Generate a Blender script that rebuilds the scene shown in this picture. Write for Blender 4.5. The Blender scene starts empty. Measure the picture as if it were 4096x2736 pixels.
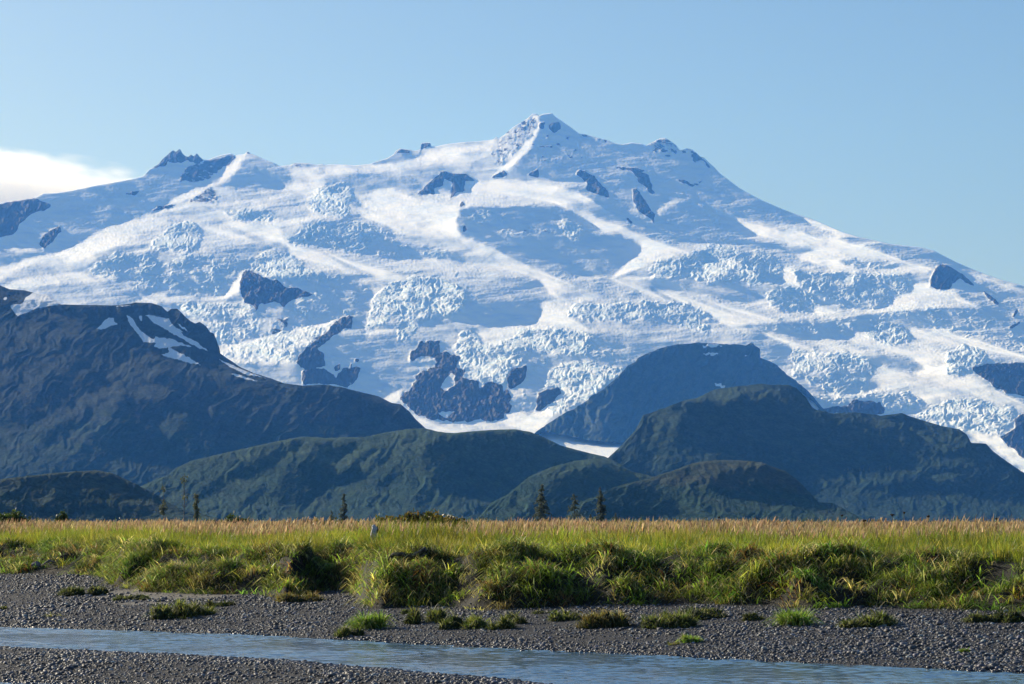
import math, random
import numpy as np
try:
    import bpy
    from mathutils import Matrix, Vector
except ImportError:
    bpy = None

# ------------------------------------------------------------------ survey
# The photograph was taken with a long lens (about 85 mm) from a gravel bar,
# eyes 1.95 m over the water.  Bearings measured in it are turned into
# directions, distances come from the slope of the ground.
FPX, CX, CY, HOR = 9711.0, 2048.0, 1368.0, 2088.0
CAM_H = 1.95
PITCH = math.atan((HOR - CY) / FPX)
SUN_AZ, SUN_EL = math.radians(50), math.radians(24)     # left of north, above horizon
SUN = np.array([-math.sin(SUN_AZ) * math.cos(SUN_EL), math.cos(SUN_AZ) * math.cos(SUN_EL), math.sin(SUN_EL)])


def bearing(px, py):
    """photo position -> (x/y, (z-cam)/y) of the direction seen there"""
    a = (np.asarray(px, float) - CX) / FPX
    b = (CY - np.asarray(py, float)) / FPX
    c, s = math.cos(PITCH), math.sin(PITCH)
    d = c - b * s
    return a / d, (s + b * c) / d


REG = {'1': (0, 500, 2348 / 1400), '2': (1300, 400, 2348 / 1500), '3': (2600, 500, 2346 / 1496),
       '4': (0, 1100, 2195 / 1400), '5': (1300, 1200, 2311 / 1400), '6': (2600, 1300, 2348 / 1496),
       'F': (0, 0, 2347 / 4096), 'S': (0, 0, 1.0)}


def T(reg, txt):
    """a traced line of the survey sheet reg, as photo positions"""
    x0, y0, s = REG[reg]
    n = np.array([float(v) for v in txt.replace(',', ' ').split()]).reshape(-1, 2)
    return np.column_stack([x0 + n[:, 0] / s, y0 + n[:, 1] / s])


# raster used for survey maps: 4 photo px per cell, with a margin all round
RS, RX0, RY0 = 4.0, -560.0, 300.0
RW, RH = int((4660 + 560) / RS), int((2160 - 300) / RS)


def blur(a, r):
    if r < 0.3:
        return a
    k = np.exp(-0.5 * (np.arange(-int(3 * r + 1), int(3 * r + 2)) / r) ** 2)
    k /= k.sum()
    p = len(k) // 2
    for ax in (0, 1):
        pad = [(0, 0), (0, 0)]
        pad[ax] = (p, p)
        b = np.pad(a, pad, mode='edge')
        out = np.zeros_like(a)
        n = a.shape[ax]
        for i, w in enumerate(k):
            out += w * (b[i:i + n] if ax == 0 else b[:, i:i + n])
        a = out
    return a


def blur_ax(a, r, ax):
    k = np.exp(-0.5 * (np.arange(-int(3 * r + 1), int(3 * r + 2)) / r) ** 2)
    k /= k.sum()
    p = len(k) // 2
    pad = [(0, 0), (0, 0)]
    pad[ax] = (p, p)
    b = np.pad(a, pad, mode='edge')
    out = np.zeros_like(a)
    n = a.shape[ax]
    for i, w in enumerate(k):
        out += w * (b[i:i + n] if ax == 0 else b[:, i:i + n])
    return out


WX, WY = None, None


def fill(poly, feather=1.2, wob=0.0):
    """soft mask of a traced outline on the survey raster; wob roughens its edge"""
    m = np.zeros((RH, RW))
    x = (poly[:, 0] - RX0) / RS
    y = (poly[:, 1] - RY0) / RS
    pad = 6 + int(wob)
    x0, x1 = max(int(x.min()) - pad, 0), min(int(x.max()) + pad + 2, RW)
    y0, y1 = max(int(y.min()) - pad, 0), min(int(y.max()) + pad + 2, RH)
    if x1 <= x0 or y1 <= y0:
        return m
    gx, gy = np.meshgrid(np.arange(x0, x1) + 0.5, np.arange(y0, y1) + 0.5)
    if wob:
        gx = gx + wob * WX[y0:y1, x0:x1]
        gy = gy + wob * 0.7 * WY[y0:y1, x0:x1]
    ins = np.zeros(gx.shape, bool)
    n = len(x)
    for i in range(n):
        xa, ya, xb, yb = x[i], y[i], x[(i + 1) % n], y[(i + 1) % n]
        if ya == yb:
            continue
        c = (ya > gy) != (yb > gy)
        ins ^= c & (gx < (xb - xa) * (gy - ya) / (yb - ya) + xa)
    m[y0:y1, x0:x1] = ins
    q = int(3 * feather + 3)
    Y0, Y1, X0, X1 = max(y0 - q, 0), min(y1 + q, RH), max(x0 - q, 0), min(x1 + q, RW)
    m[Y0:Y1, X0:X1] = blur(m[Y0:Y1, X0:X1], feather)
    return m


# ------------------------------------------------------------------ noise
def _hash(ix, iy, seed):
    h = (ix.astype(np.int64) * 374761393 + iy.astype(np.int64) * 668265263 + seed * 1442695041) & 0xFFFFFFFF
    h = ((h ^ (h >> 13)) * 1274126177) & 0xFFFFFFFF
    h = (h ^ (h >> 16)) & 0xFFFFFFFF
    return h.astype(float) / 4294967295.0 * 2 * np.pi


def perlin(x, y, seed=0):
    ix, iy = np.floor(x), np.floor(y)
    fx, fy = x - ix, y - iy
    u, v = fx * fx * fx * (fx * (fx * 6 - 15) + 10), fy * fy * fy * (fy * (fy * 6 - 15) + 10)
    def g(dx, dy):
        a = _hash(ix + dx, iy + dy, seed)
        return np.cos(a) * (fx - dx) + np.sin(a) * (fy - dy)
    a = g(0, 0) * (1 - u) + g(1, 0) * u
    b = g(0, 1) * (1 - u) + g(1, 1) * u
    return (a * (1 - v) + b * v) * 1.4


def fbm(x, y, octv=4, seed=0, gain=0.5):
    s, a, f = 0.0, 1.0, 1.0
    for i in range(octv):
        s = s + a * perlin(x * f + 17.3 * i, y * f - 9.1 * i, seed + i)
        a *= gain
        f *= 2.03
    return s


def ridged(x, y, octv=3, seed=0):
    s, a, f = 0.0, 1.0, 1.0
    for i in range(octv):
        s = s + a * (1 - 2 * np.abs(perlin(x * f + 7.7 * i, y * f + 3.1 * i, seed + i)))
        a *= 0.5
        f *= 2.1
    return s


_gx, _gy = np.meshgrid(np.arange(RW), np.arange(RH))
WX, WY = fbm(_gx / 9.0, _gy / 9.0, 3, 71), fbm(_gx / 9.0, _gy / 9.0, 3, 93)


def sample(m, px, py):
    x = np.clip((px - RX0) / RS - 0.5, 0, RW - 1.001)
    y = np.clip((py - RY0) / RS - 0.5, 0, RH - 1.001)
    i, j = x.astype(int), y.astype(int)
    fx, fy = x - i, y - j
    return (m[j, i] * (1 - fx) + m[j, i + 1] * fx) * (1 - fy) + (m[j + 1, i] * (1 - fx) + m[j + 1, i + 1] * fx) * fy


# ------------------------------------------------------------------ slopes
def normals(P):
    du = np.gradient(P, axis=1)
    dt = np.gradient(P, axis=0)
    n = np.cross(du, dt)
    n /= np.linalg.norm(n, axis=2, keepdims=True) + 1e-12
    return n


def _up(q, nt, nu):
    a, b = q.shape
    x, y = np.linspace(0, b - 1, nu), np.linspace(0, a - 1, nt)
    i, j = np.clip(x.astype(int), 0, b - 2), np.clip(y.astype(int), 0, a - 2)
    fx, fy = (x - i)[None, :], (y - j)[:, None]
    r0, r1 = q[j], q[j + 1]
    return (r0[:, i] * (1 - fx) + r0[:, i + 1] * fx) * (1 - fy) + (r1[:, i] * (1 - fx) + r1[:, i + 1] * fx) * fy


def relief(sky, base, d0, tmap, nu, nt, x0=-520, x1=4620, dark=-0.04, lit=0.32, slope=0.30, levels=4, step=8.0, iters=(300, 250, 200, 140), lam=1.0, prior=0.003, gmin=0.06, foot_line=None):
    """Ground rising from its foot to its crest, shaped so that every part of it faces
    or turns from the sun as the survey says (shape from shading, solved coarse to fine).
    Returns photo positions and distances on a (nt, nu) grid, foot first."""
    ptop = sky[:, 1].min() - 24
    q = None
    for lv in range(levels):
        f = 2 ** (levels - 1 - lv)
        st = step * f
        m = int((x1 - x0) / st) + 1
        n = max(int((base - ptop) / st) + 1, 8)
        X = np.linspace(x0, x1, m)
        Y = np.linspace(base, ptop, n)
        PX, PY = np.meshgrid(X, Y)
        U, V = bearing(PX, PY)
        def cu(A): return 0.5 * (A[1:, 1:] - A[1:, :-1] + A[:-1, 1:] - A[:-1, :-1])
        def ct(A): return 0.5 * (A[1:, 1:] - A[:-1, 1:] + A[1:, :-1] - A[:-1, :-1])
        def cm(A): return 0.25 * (A[1:, 1:] + A[:-1, 1:] + A[1:, :-1] + A[:-1, :-1])
        pxc, pyc = cm(PX), cm(PY)
        tm = sample(blur(tmap, 0.8 * f) if f > 1 else tmap, pxc, pyc)
        wgt = (pyc > np.interp(pxc[0], sky[:, 0], sky[:, 1])[None, :]).astype(float)
        I = dark + (lit - dark) * tm
        r = np.dstack([cm(U), np.ones_like(pxc), cm(V)])
        z0 = np.zeros_like(pxc)
        dv, du = ct(V), cu(U)
        a = np.dstack([du, z0, cu(V)])
        b = np.dstack([ct(U), z0, dv])
        A_ = np.cross(r, b) / (dv * du)[..., None]
        B_ = np.cross(a, r) / (dv * du)[..., None]
        C0 = np.cross(a, b) / (dv * du)[..., None]
        q0 = (V - V[:1]) / (slope - 0.1)
        q = q0.copy() if q is None else _up(q, n, m)
        sa, sb = A_ @ SUN, B_ @ SUN
        mom, vel = np.zeros_like(q), np.zeros_like(q)
        lr0 = 0.012 / (2 ** lv)
        h = V[1, 0] - V[0, 0]                       # one cell, as an angle
        for it in range(iters[lv]):
            qu, qt = cu(q), ct(q)
            N = qu[..., None] * A_ + qt[..., None] * B_ + C0
            ln = np.sqrt((N * N).sum(2)) + 1e-15
            N /= ln[..., None]
            c = N @ SUN
            e = (c - I) * wgt
            e = np.where((tm < 0.12) & (e < 0), 0.3 * e, e)
            gu = e * (sa - c * (N * A_).sum(2)) / ln
            gt = e * (sb - c * (N * B_).sum(2)) / ln
            w = qt / dv
            gt = gt + (np.clip(w - 1 / gmin, 0, None) * 0.002 - np.clip(0.9 - w, 0, None) * 0.05) / dv
            side = qu / du
            gu = gu + 0.004 * np.sign(side) * np.clip(np.abs(side) - 1.2, 0, None) / du
            g = np.zeros_like(q)
            g[1:, 1:] += 0.5 * (gu + gt)
            g[1:, :-1] += 0.5 * (-gu + gt)
            g[:-1, 1:] += 0.5 * (gu - gt)
            g[:-1, :-1] += 0.5 * (-gu - gt)
            l1 = np.zeros_like(q)
            d = q[:, 2:] - 2 * q[:, 1:-1] + q[:, :-2]
            k = d * (lam * 2e-3 / h ** 2)
            l1[:, 2:] += k; l1[:, 1:-1] -= 2 * k; l1[:, :-2] += k
            d = q[2:] - 2 * q[1:-1] + q[:-2]
            k = d * (lam * 3e-4 / h ** 2)
            l1[2:] += k; l1[1:-1] -= 2 * k; l1[:-2] += k
            g += l1 + prior * (q - q0) * (f / 8) ** 2
            g = blur(g, 0.7)
            mom = 0.9 * mom + 0.1 * g
            vel = 0.98 * vel + 0.02 * g * g
            k = it + 1
            lr = lr0 * (1 - 0.85 * it / iters[lv])
            q = q - lr * (mom / (1 - 0.9 ** k)) / (np.sqrt(vel / (1 - 0.98 ** k)) + 1e-9)
    full = (X, Y, d0 * np.exp(q))
    px = np.linspace(x0, x1, nu)
    top = np.minimum(np.interp(px, sky[:, 0], sky[:, 1]), base - 3)
    t = np.linspace(0, 1, nt)[:, None]
    GX = np.broadcast_to(px, (nt, nu)).copy()
    bl = np.full(nu, float(base)) if foot_line is None else np.maximum(np.interp(px, foot_line[:, 0], foot_line[:, 1]), top + 3)
    soft = np.minimum(blur_ax(top[None, :], 14, 1)[0], bl - 3)
    GY = bl + t * (soft - bl) + (top - soft) * t ** 7                # rows follow the crest only close to it
    fx = np.clip((GX - x0) / (x1 - x0) * (m - 1), 0, m - 1.001)
    fy = np.clip((GY - base) / (ptop - base) * (n - 1), 0, n - 1.001)
    i, j = fx.astype(int), fy.astype(int)
    fx, fy = fx - i, fy - j
    qq = (q[j, i] * (1 - fx) + q[j, i + 1] * fx) * (1 - fy) + (q[j + 1, i] * (1 - fx) + q[j + 1, i + 1] * fx) * fy
    return GX, GY, d0 * np.exp(qq), c
# ------------------------------------------------------------------ survey of the ice mountain
class Sheet:
    def __init__(self, base):
        self.m = np.full((RH, RW), float(base))
        self.rock = np.zeros((RH, RW))
        self.crev = np.zeros((RH, RW))

    def put(self, val, reg, txt, feather=1.6, wob=1.6, crev=None, mix=1.0):
        a = fill(T(reg, txt), feather * .6, wob) * mix
        if val is not None:
            self.m = self.m * (1 - a) + val * a
        if crev is not None:
            self.crev = np.maximum(self.crev, blur(a, 2.5) * crev) if crev else self.crev * (1 - a)
        return a

    def stone(self, reg, txt, k=1.0, val=0.15, wob=1.8):
        a = fill(T(reg, txt), 0.7, wob) * k
        self.rock = np.maximum(self.rock, a)
        if val is not None:
            self.m = self.m * (1 - a) + val * a
        self.crev = self.crev * (1 - a)

    def snow(self, reg, txt, val=None, wob=0.8, feather=0.6):
        a = fill(T(reg, txt), feather, wob)
        self.rock = self.rock * (1 - a)
        if val is not None:
            self.m = self.m * (1 - a) + val * a


M = Sheet(0.27)
P = M.put
# upper left shoulder
P(.45, '1', '0 530 230 470 900 340 1600 150 2400 200 2400 700 0 1000', 8)
P(.08, '1', '-900 640 0 528 230 490 290 460 480 440 700 396 960 346 1010 296 1160 170 1205 165 1360 233 1545 192 1580 208 1490 300 1470 380 1350 410 1170 510 1100 560 1000 600 850 640 700 695 580 762 460 832 300 882 150 922 0 942 -900 1100')
P(.65, '1', '0 810 100 815 200 830 270 855 150 850 0 830', 1.2)
P(.08, '1', '1600 300 1640 240 1720 213 1880 283 1950 320 1960 380 1850 430 1600 435 1490 405')
P(1., '1', '1475 385 1510 290 1560 235 1600 205 1650 195 1650 220 1600 270 1560 330 1500 372', 1.0)
P(.9, '1', '1100 540 1180 490 1300 430 1400 400 1500 385 1400 420 1300 480 1200 520', 1.0)
P(.9, '1', '-900 1130 0 947 460 837 700 699 1000 607 1250 612 1100 650 1000 700 900 760 750 820 600 890 500 915 250 925 150 950 60 1000 0 1050 -900 1200', 2)
P(.6, '1', '1560 520 1500 500 1700 490 2050 490 2000 510 1700 515', 1.2)
P(.85, '1', '1320 680 1500 680 1640 640 1500 620 1600 610 1880 680 1900 760 1950 790 2348 870 2348 1000 2200 960 2050 900 1900 800 1700 800 1500 780 1400 760', 2)
P(.5, '1', '1000 800 1080 730 1150 680 1250 640 1320 660 1350 760 1300 850 1150 840 1080 850', 2, crev=.8)
P(.2, '1', '1480 565 1700 560 1850 580 1850 630 1750 660 1600 645', 2, crev=.5)
P(.5, '1', '2050 500 2150 440 2348 380 2348 620 2150 600 2050 560', 3, crev=.8)
P(.06, '1', '1900 770 2000 700 2100 640 2200 630 2348 640 2500 680 2500 870 2348 850 2200 830 2000 800', 2, crev=.6)
P(.10, '1', '560 980 640 900 800 830 950 850 1000 880 1080 910 1250 860 1400 850 1450 880 1700 870 1650 960 1560 1050 1510 1150 1150 1150 1050 1110 900 1110 800 1025 650 1010', 2.5, crev=.35)
P(.35, '1', '0 1100 800 1060 1150 1160 900 1200 0 1200', 3)
P(.9, '1', '-300 1120 0 1088 100 1050 300 1010 500 990 600 1010 800 1020 780 1050 500 1060 250 1085 100 1105 0 1110', 2)
P(.95, '1', '900 1195 1000 1130 1150 1155 1400 1165 1510 1150 1560 1060 1620 1000 1700 960 1650 1010 1620 1100 1530 1160 1400 1180 1200 1180 1050 1195', 1)
P(.5, '1', '1690 960 1740 880 1820 830 1900 860 2030 920 2050 960 2150 1000 2200 1010 2050 1030 1900 1020 1780 1015', 2, crev=.8)
P(.10, '1', '2050 1010 2200 1010 2348 1000 2500 1100 2500 1280 2348 1290 2150 1330 2000 1320 1900 1250 1900 1180 2100 1130 1900 1050', 2.5, crev=.2)
P(.35, '1', '1150 1200 1700 1200 1750 1300 1850 1280 1700 1420 1480 1500 1440 1400 1300 1300', 3, crev=.5)
P(.9, '1', '1180 1215 1350 1230 1420 1290 1250 1270', 2)
P(.9, '1', '1450 1560 1480 1500 1700 1440 1850 1400 2000 1330 2150 1335 2348 1268 2380 1290 2280 1295 2200 1400 2100 1509 2000 1600 1600 1600', 1.8, crev=.45)
# summit and right face
P(.08, '2', '1340 97 1420 80 1590 208 1780 253 2000 283 2120 238 2230 312 2360 352 2500 500 2500 900 2348 890 2200 890 2000 840 1850 760 1650 720 1500 660 1700 642 1600 592 1500 540 1350 500 1200 492 1110 485 1200 400 1290 280 1340 170', 1.8)
P(.42, '2', '1050 345 1130 210 1300 85 1345 100 1330 200 1290 280 1200 380 1130 430 1100 430 1000 440 930 410', 2)
P(.95, '2', '1290 95 1340 105 1335 200 1290 285 1200 385 1130 445 1050 488 1095 432 1180 368 1240 300 1270 260 1318 190 1320 130', .8, wob=2.4)
P(.6, '2', '450 400 640 330 850 270 1050 248 1080 240 1040 340 920 400 600 440 300 455 0 455 0 420', 2)
P(.15, '2', '230 405 300 395 430 342 520 310 660 300 600 350 450 397', 1.6)
P(.85, '2', '0 430 190 412 600 400 660 360 850 300 1000 270 1000 300 700 370 620 430 300 445 0 455', 1.6, mix=.7)
P(.2, '2', '0 480 300 455 560 490 560 550 300 560 120 580 0 560', 2)
P(.92, '2', '200 605 380 550 560 600 900 585 940 512 1030 490 1500 522 1520 545 1350 520 1600 580 1690 637 1430 642 1450 662 900 662 820 760 700 760 250 680', 1.6)
P(.75, '2', '200 680 820 720 850 850 960 880 1050 920 1250 1000 1000 985 860 965 980 930 800 870 430 830 400 800 250 770', 2)
P(.02, '2', '840 680 1000 662 1450 662 1650 740 1850 830 1960 900 1985 950 1950 990 1850 1040 1790 1105 1600 1102 1400 1062 1200 992 1050 922 960 882 850 850 820 760', 1.4)
P(.16, '2', '1440 730 1540 760 1620 800 1600 880 1540 890 1480 830', 3, crev=.55)
P(.12, '2', '920 700 1040 690 1160 720 1180 760 1060 770 940 750', 3, crev=.45)
P(.14, '2', '1000 800 1300 790 1440 830 1380 850 1100 850', 5, crev=.25)
P(.13, '2', '1100 960 1400 970 1700 1010 1800 1060 1500 1050 1250 1010', 5)
P(.7, '2', '1430 645 1460 640 1700 735 2000 845 2200 888 2348 893 2348 940 2100 930 1950 880 1760 830 1690 800 1640 742', .9)
P(.06, '2', '0 770 100 740 250 780 400 800 430 840 450 880 720 940 870 962 860 1020 700 990 600 1005 400 1010 200 970 0 930 -150 900 -150 770', 1.8, crev=.3)
P(.92, '2', '-200 890 0 935 200 972 400 1012 690 990 860 1022 1150 1032 1250 1030 1400 1080 1600 1107 1790 1112 1980 952 1970 890 2200 890 2420 905 2380 935 2200 980 2000 1040 1800 1120 2000 1180 2348 1280 2348 1300 2000 1262 1600 1262 1400 1222 1350 1152 1200 1112 900 1082 870 1120 400 1132 190 1082 0 1062 -250 1010', 1.5)
P(.12, '2', '1080 1112 1200 1112 1340 1132 1380 1172 1410 1212 1300 1192 1100 1152', 1.5)
P(.45, '2', '1370 1172 1600 1130 1800 1122 2000 1182 2200 1248 1800 1250 1500 1240', 2)
P(.35, '2', '400 1080 700 1060 1050 1090 800 1110 500 1110', 2)
P(.08, '2', '-250 1120 0 1082 180 1092 200 1152 300 1202 320 1252 280 1302 150 1352 0 1392 -250 1450', 2, crev=.15)
P(.5, '2', '290 1312 310 1222 430 1152 560 1112 800 1152 880 1182 860 1292 800 1352 680 1342 600 1382 540 1482 450 1522 460 1432 500 1352 420 1332 350 1402 250 1452', 2.5, crev=1.)
P(.03, '2', '690 1345 780 1355 850 1290 870 1240 960 1272 1100 1252 1250 1252 1350 1292 1365 1332 1330 1372 1250 1412 1100 1427 950 1412 820 1382', 1.3)
P(.95, '2', '1250 1415 1335 1375 1370 1332 1360 1272 1700 1272 1550 1302 1500 1342 1600 1402 1650 1432 1900 1442 1700 1452 1450 1442 1200 1437 1000 1445 850 1405 700 1362 690 1350 820 1387 1000 1427', 1.2)
P(.45, '2', '1500 1352 1560 1292 1700 1282 1900 1272 2000 1262 2348 1292 2348 1442 2200 1402 2100 1362 1900 1372 1700 1392', 2, crev=.75)
P(.9, '2', '240 1450 430 1440 420 1470 280 1477', 1.5)
P(.92, '2', '960 1450 1190 1442 1190 1482 1100 1532 1000 1532', 1.5)
P(.5, '2', '800 1565 860 1442 950 1462 990 1530 1100 1540 1190 1490 1200 1442 1350 1442 1650 1452 1680 1565', 2.5, crev=.9)
P(.12, '2', '1680 1472 1900 1452 2348 1482 2348 1532 2200 1567 1700 1567', 2.5)
# right flank
P(.04, '3', '314 199 440 302 620 428 900 553 960 590 1200 673 1350 710 1500 746 1700 766 1850 826 2010 905 1900 907 1750 862 1500 802 1330 752 1180 702 1050 692 1000 692 900 642 720 612 580 602 400 577 660 682 620 702 700 722 900 762 1050 792 1000 812 900 812 700 772 480 757 200 737 0 710 0 200', 1.5)
P(.5, '3', '-150 505 0 560 120 470 260 440 250 470 100 520 20 600 -100 560', 3, crev=.2)
P(.35, '3', '240 480 330 500 370 540 330 530', 1.2)
P(.6, '3', '105 408 250 430 255 436 110 418', .8)
P(.8, '3', '960 580 1150 640 1330 704 1200 690 1020 640', .7)
P(.9, '3', '390 572 580 596 720 616 950 650 1000 692 1150 702 1330 757 1500 807 1750 872 1800 892 1740 922 1500 942 1200 932 1050 882 900 822 1050 792 960 762 700 722 620 702 660 682 600 640', 1.4)
P(.2, '3', '1160 852 1250 842 1500 862 1600 872 1500 902 1300 902', 1.6, crev=.5)
P(.18, '3', '0 872 200 822 390 762 600 782 780 802 840 882 830 982 800 1002 700 992 640 992 560 982 400 982 200 962 0 962', 2, crev=.6)
P(.85, '3', '370 852 480 837 600 857 560 872 430 942 330 932 330 892', 1.5)
P(.95, '3', '840 900 890 902 960 1032 820 1002', 1.2)
P(.12, '3', '890 902 1000 932 1200 922 1500 942 1650 962 1630 1052 1530 1082 1520 1132 1420 1167 1250 1152 1100 1102 1000 1042 920 982', 2, crev=.5)
P(.75, '3', '1150 982 1300 962 1250 1012 1170 1002', 1.5)
P(.08, '3', '740 1062 820 1012 960 1032 1040 1082 1060 1112 1010 1182 900 1172 760 1142 730 1102', 1.8, crev=.8)
P(.08, '3', '0 970 560 982 700 1052 680 1102 640 1122 500 1102 300 1052 100 1042 0 1032', 1.8)
P(.88, '3', '-100 1045 0 1042 300 1062 500 1107 640 1127 750 1132 900 1182 1030 1182 1050 1132 1250 1162 1420 1172 1520 1132 1530 1082 1650 1052 1640 992 1750 982 1760 1022 1900 1032 2000 1102 2100 1152 1850 1142 1600 1152 1350 1192 1150 1212 900 1232 600 1252 480 1262 350 1182 200 1112 0 1097', 1.7)
P(.18, '3', '1900 912 2010 907 2346 1012 2700 1100 2700 1500 2346 1432 2200 1382 2000 1332 1850 1292 1640 1262 1600 1182 1850 1147 2100 1152 2000 1102 1900 1032', 2.5)
P(.6, '3', '1960 942 2010 920 2346 1030 2346 1060 2150 1010', 2)
P(.08, '3', '1100 1232 1350 1192 1600 1157 1850 1147 2100 1162 2346 1302 2600 1400 2600 1500 2346 1422 2150 1382 1900 1312 1660 1267 1500 1232 1400 1262 1290 1302 1265 1337 1100 1342 950 1352 850 1322 650 1272 500 1262 900 1242', 1.8, crev=.25)
P(.45, '3', '1330 1312 1400 1262 1500 1237 1600 1282 1640 1352 1560 1372 1430 1362', 1.6, crev=.9)
P(.3, '3', '0 1232 600 1322 600 1402 0 1400', 4)
P(.9, '3', '1265 1342 1290 1302 1340 1312 1430 1362 1560 1372 1650 1342 1640 1272 1850 1292 2200 1387 2346 1442 2600 1530 2346 1475 2100 1452 2050 1492 1900 1502 1800 1568 1730 1568 1720 1522 1650 1462 1500 1442 1300 1422 900 1402 860 1382 700 1312 560 1302 400 1272 100 1172 0 1152 0 1132 100 1152 400 1252 560 1272 650 1292 860 1342 960 1357 1150 1347', 1.5)
P(.3, '3', '0 1112 200 1122 380 1182 400 1212 480 1272 300 1202 150 1172 0 1152', 1.5, crev=.7)
P(.5, '3', '200 1252 350 1242 400 1282 350 1312 220 1282', 1.5, crev=.6)
P(.12, '3', '650 1312 880 1392 900 1442 850 1482 750 1462 660 1402', 2)
P(.5, '3', '900 1410 1100 1420 1330 1440 1400 1510 1400 1568 860 1568 880 1480', 3, crev=.5)
P(.06, '3', '1370 1452 1640 1472 1730 1542 1700 1568 1500 1568 1400 1512', 2)
P(.5, '3', '1850 1432 1950 1372 2100 1422 2120 1472 2000 1568 1850 1568', 2.5, crev=.75)
# lower centre
P(.12, '5', '-200 330 0 262 170 192 280 202 260 232 480 202 480 282 560 242 700 252 800 272 850 342 560 562 400 642 250 592 150 582 0 552 -200 552', 2)
P(.5, '5', '850 342 900 262 940 202 1000 262 1100 312 1200 302 1280 222 1450 212 1750 242 1760 332 1700 382 1500 342 1350 332 1280 432 1200 522 1160 572 1040 582 1000 512 900 512 880 462 890 382', 2.5, crev=.9)
P(.92, '5', '990 232 1240 205 1255 240 1160 290 1090 295', 2)
P(.12, '5', '1350 342 1500 352 1700 392 1760 332 1900 292 2140 342 2020 402 1990 462 1800 412 1700 412 1550 432 1480 472 1460 592 1400 622 1390 742 1230 742 1230 642 1290 572 1340 472', 2.2, crev=.15)
P(.66, '5', '1450 602 1480 472 1560 422 1700 412 1980 462 1900 532 1750 652 1600 722 1480 762 1450 742 1540 652 1550 602 1500 572', 2, crev=.9)
P(.9, '5', '600 780 800 822 1000 822 1180 792 1190 745 1310 740 1340 762 1450 722 1500 762 1480 802 1420 862 1700 922 1980 962 1990 1100 1600 1000 1400 900 1250 900 900 900 640 870', 1.4)
P(.9, '5', '380 646 450 612 540 582 500 652 440 690', 1.2)
P(.25, '5', '560 342 750 280 900 480 1180 560 1340 430 1340 560 1230 740 1180 790 800 810 620 770 490 650', 2)
# lower right
P(.75, '6', '1360 300 1450 250 1650 312 1740 272 1830 202 1880 302 2050 342 2200 422 2348 472 2200 502 1950 462 1750 492 1600 422 1480 430', 2.5)
P(.12, '6', '860 302 1000 332 1100 312 1200 282 1330 332 1410 412 1200 442 1100 422 1050 382', 2, crev=.6)
P(.92, '6', '1110 422 1200 442 1430 410 1460 412 1420 425 1250 457 1130 452', 1.2)
P(.2, '6', '1000 442 1100 432 1180 462 1450 432 1600 422 1720 482 1700 522 1600 552 1470 552 1450 492 1280 472 1240 512 1040 522', 2, crev=.6)
P(.6, '6', '1640 562 1750 532 1900 472 2050 482 2270 522 2300 602 2200 682 2000 662 1830 632', 2.5, crev=.9)
P(.85, '6', '1960 662 2200 682 2250 762 2348 822 2700 1000 2700 1060 2348 935 2150 762 2020 702', 2)
# bare rock
R = M.stone
R('1', '-900 650 0 528 230 488 350 545 300 570 240 590 180 620 120 680 90 740 0 755 -900 900')
R('1', '260 790 290 740 400 680 410 710 330 800 295 850')
R('1', '990 597 1060 545 1180 535 1130 560 1050 575', wob=.8)
R('1', '1005 299 1080 230 1160 165 1205 160 1245 212 1320 188 1370 235 1340 262 1250 240 1200 250 1130 255 1110 270', val=.2)
R('1', '1200 380 1230 300 1280 270 1400 240 1560 195 1590 210 1540 280 1480 300 1400 370 1320 390 1250 385', k=.62, val=None)
R('1', '1270 500 1400 420 1450 430 1465 520 1270 525', k=.5, val=.2)
R('1', '830 475 850 455 870 465 880 455 935 435 930 450 900 478 870 470', wob=.6)
R('1', '1640 990 1680 975 1760 1020 1870 1050 1930 1100 1990 1090 2100 1140 2050 1160 1960 1170 1900 1222 1850 1190 1780 1200 1740 1200 1720 1250 1700 1210 1640 1190 1610 1100 1620 1030')
R('1', '1760 1430 1800 1340 1870 1280 1960 1290 1930 1350 1850 1410', k=.45, val=.3, wob=4)
R('1', '1650 185 1660 178 1685 190 1660 194', wob=.2)
R('1', '1880 276 1990 253 2050 256 2100 265 1980 285', k=.5, val=.1, wob=.5)
R('2', '570 597 640 530 730 448 790 460 880 465 950 510 880 505 870 560 890 570 830 580 780 627 790 590 800 520 740 490 740 540 680 550 690 590', wob=.9)
R('2', '840 652 860 630 880 665 850 668', wob=.3)
R('2', '1405 150 1470 140 1478 185 1440 202 1405 187', wob=1.2)
R('2', '1335 155 1372 138 1370 180 1340 185', wob=1)
R('2', '1565 460 1600 430 1680 480 1760 560 1790 607 1720 602 1650 562 1620 500', k=.9, wob=2.5)
R('2', '1915 440 1980 435 2030 500 2062 582 2038 584 1960 512', k=.9, wob=2.5)
R('2', '1920 602 1940 540 2000 622 2062 722 2062 772 2030 742 1960 692 1930 642', k=.9, wob=2)
R('2', '1800 420 1950 425 2060 450 1950 445 1830 435', k=.7, wob=1.5)
R('2', '1195 815 1240 808 1330 812 1450 820 1430 832 1260 832 1205 830', k=.42, val=None, wob=2)
R('2', '1880 735 1925 760 1915 782 1890 765', k=.8, wob=1.5)
R('2', '860 790 880 782 885 815 870 830', k=.8, wob=1)
R('2', '1268 472 1340 428 1335 487', wob=1)
R('2', '1040 487 1120 438 1150 470 1095 484', wob=.8)
R('2', '1330 288 1430 286 1425 302 1340 300', k=.6, wob=1.5)
R('2', '1320 380 1500 350 1490 360 1350 395', k=.4, wob=2)
R('2', '2180 488 2250 500 2348 530 2348 545 2240 515', k=.7, wob=2)
R('2', '595 312 605 268 660 266 664 292 620 300', wob=.3)
R('2', '430 342 450 318 475 303 520 310 545 330 480 340', k=.6, wob=.8)
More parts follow.
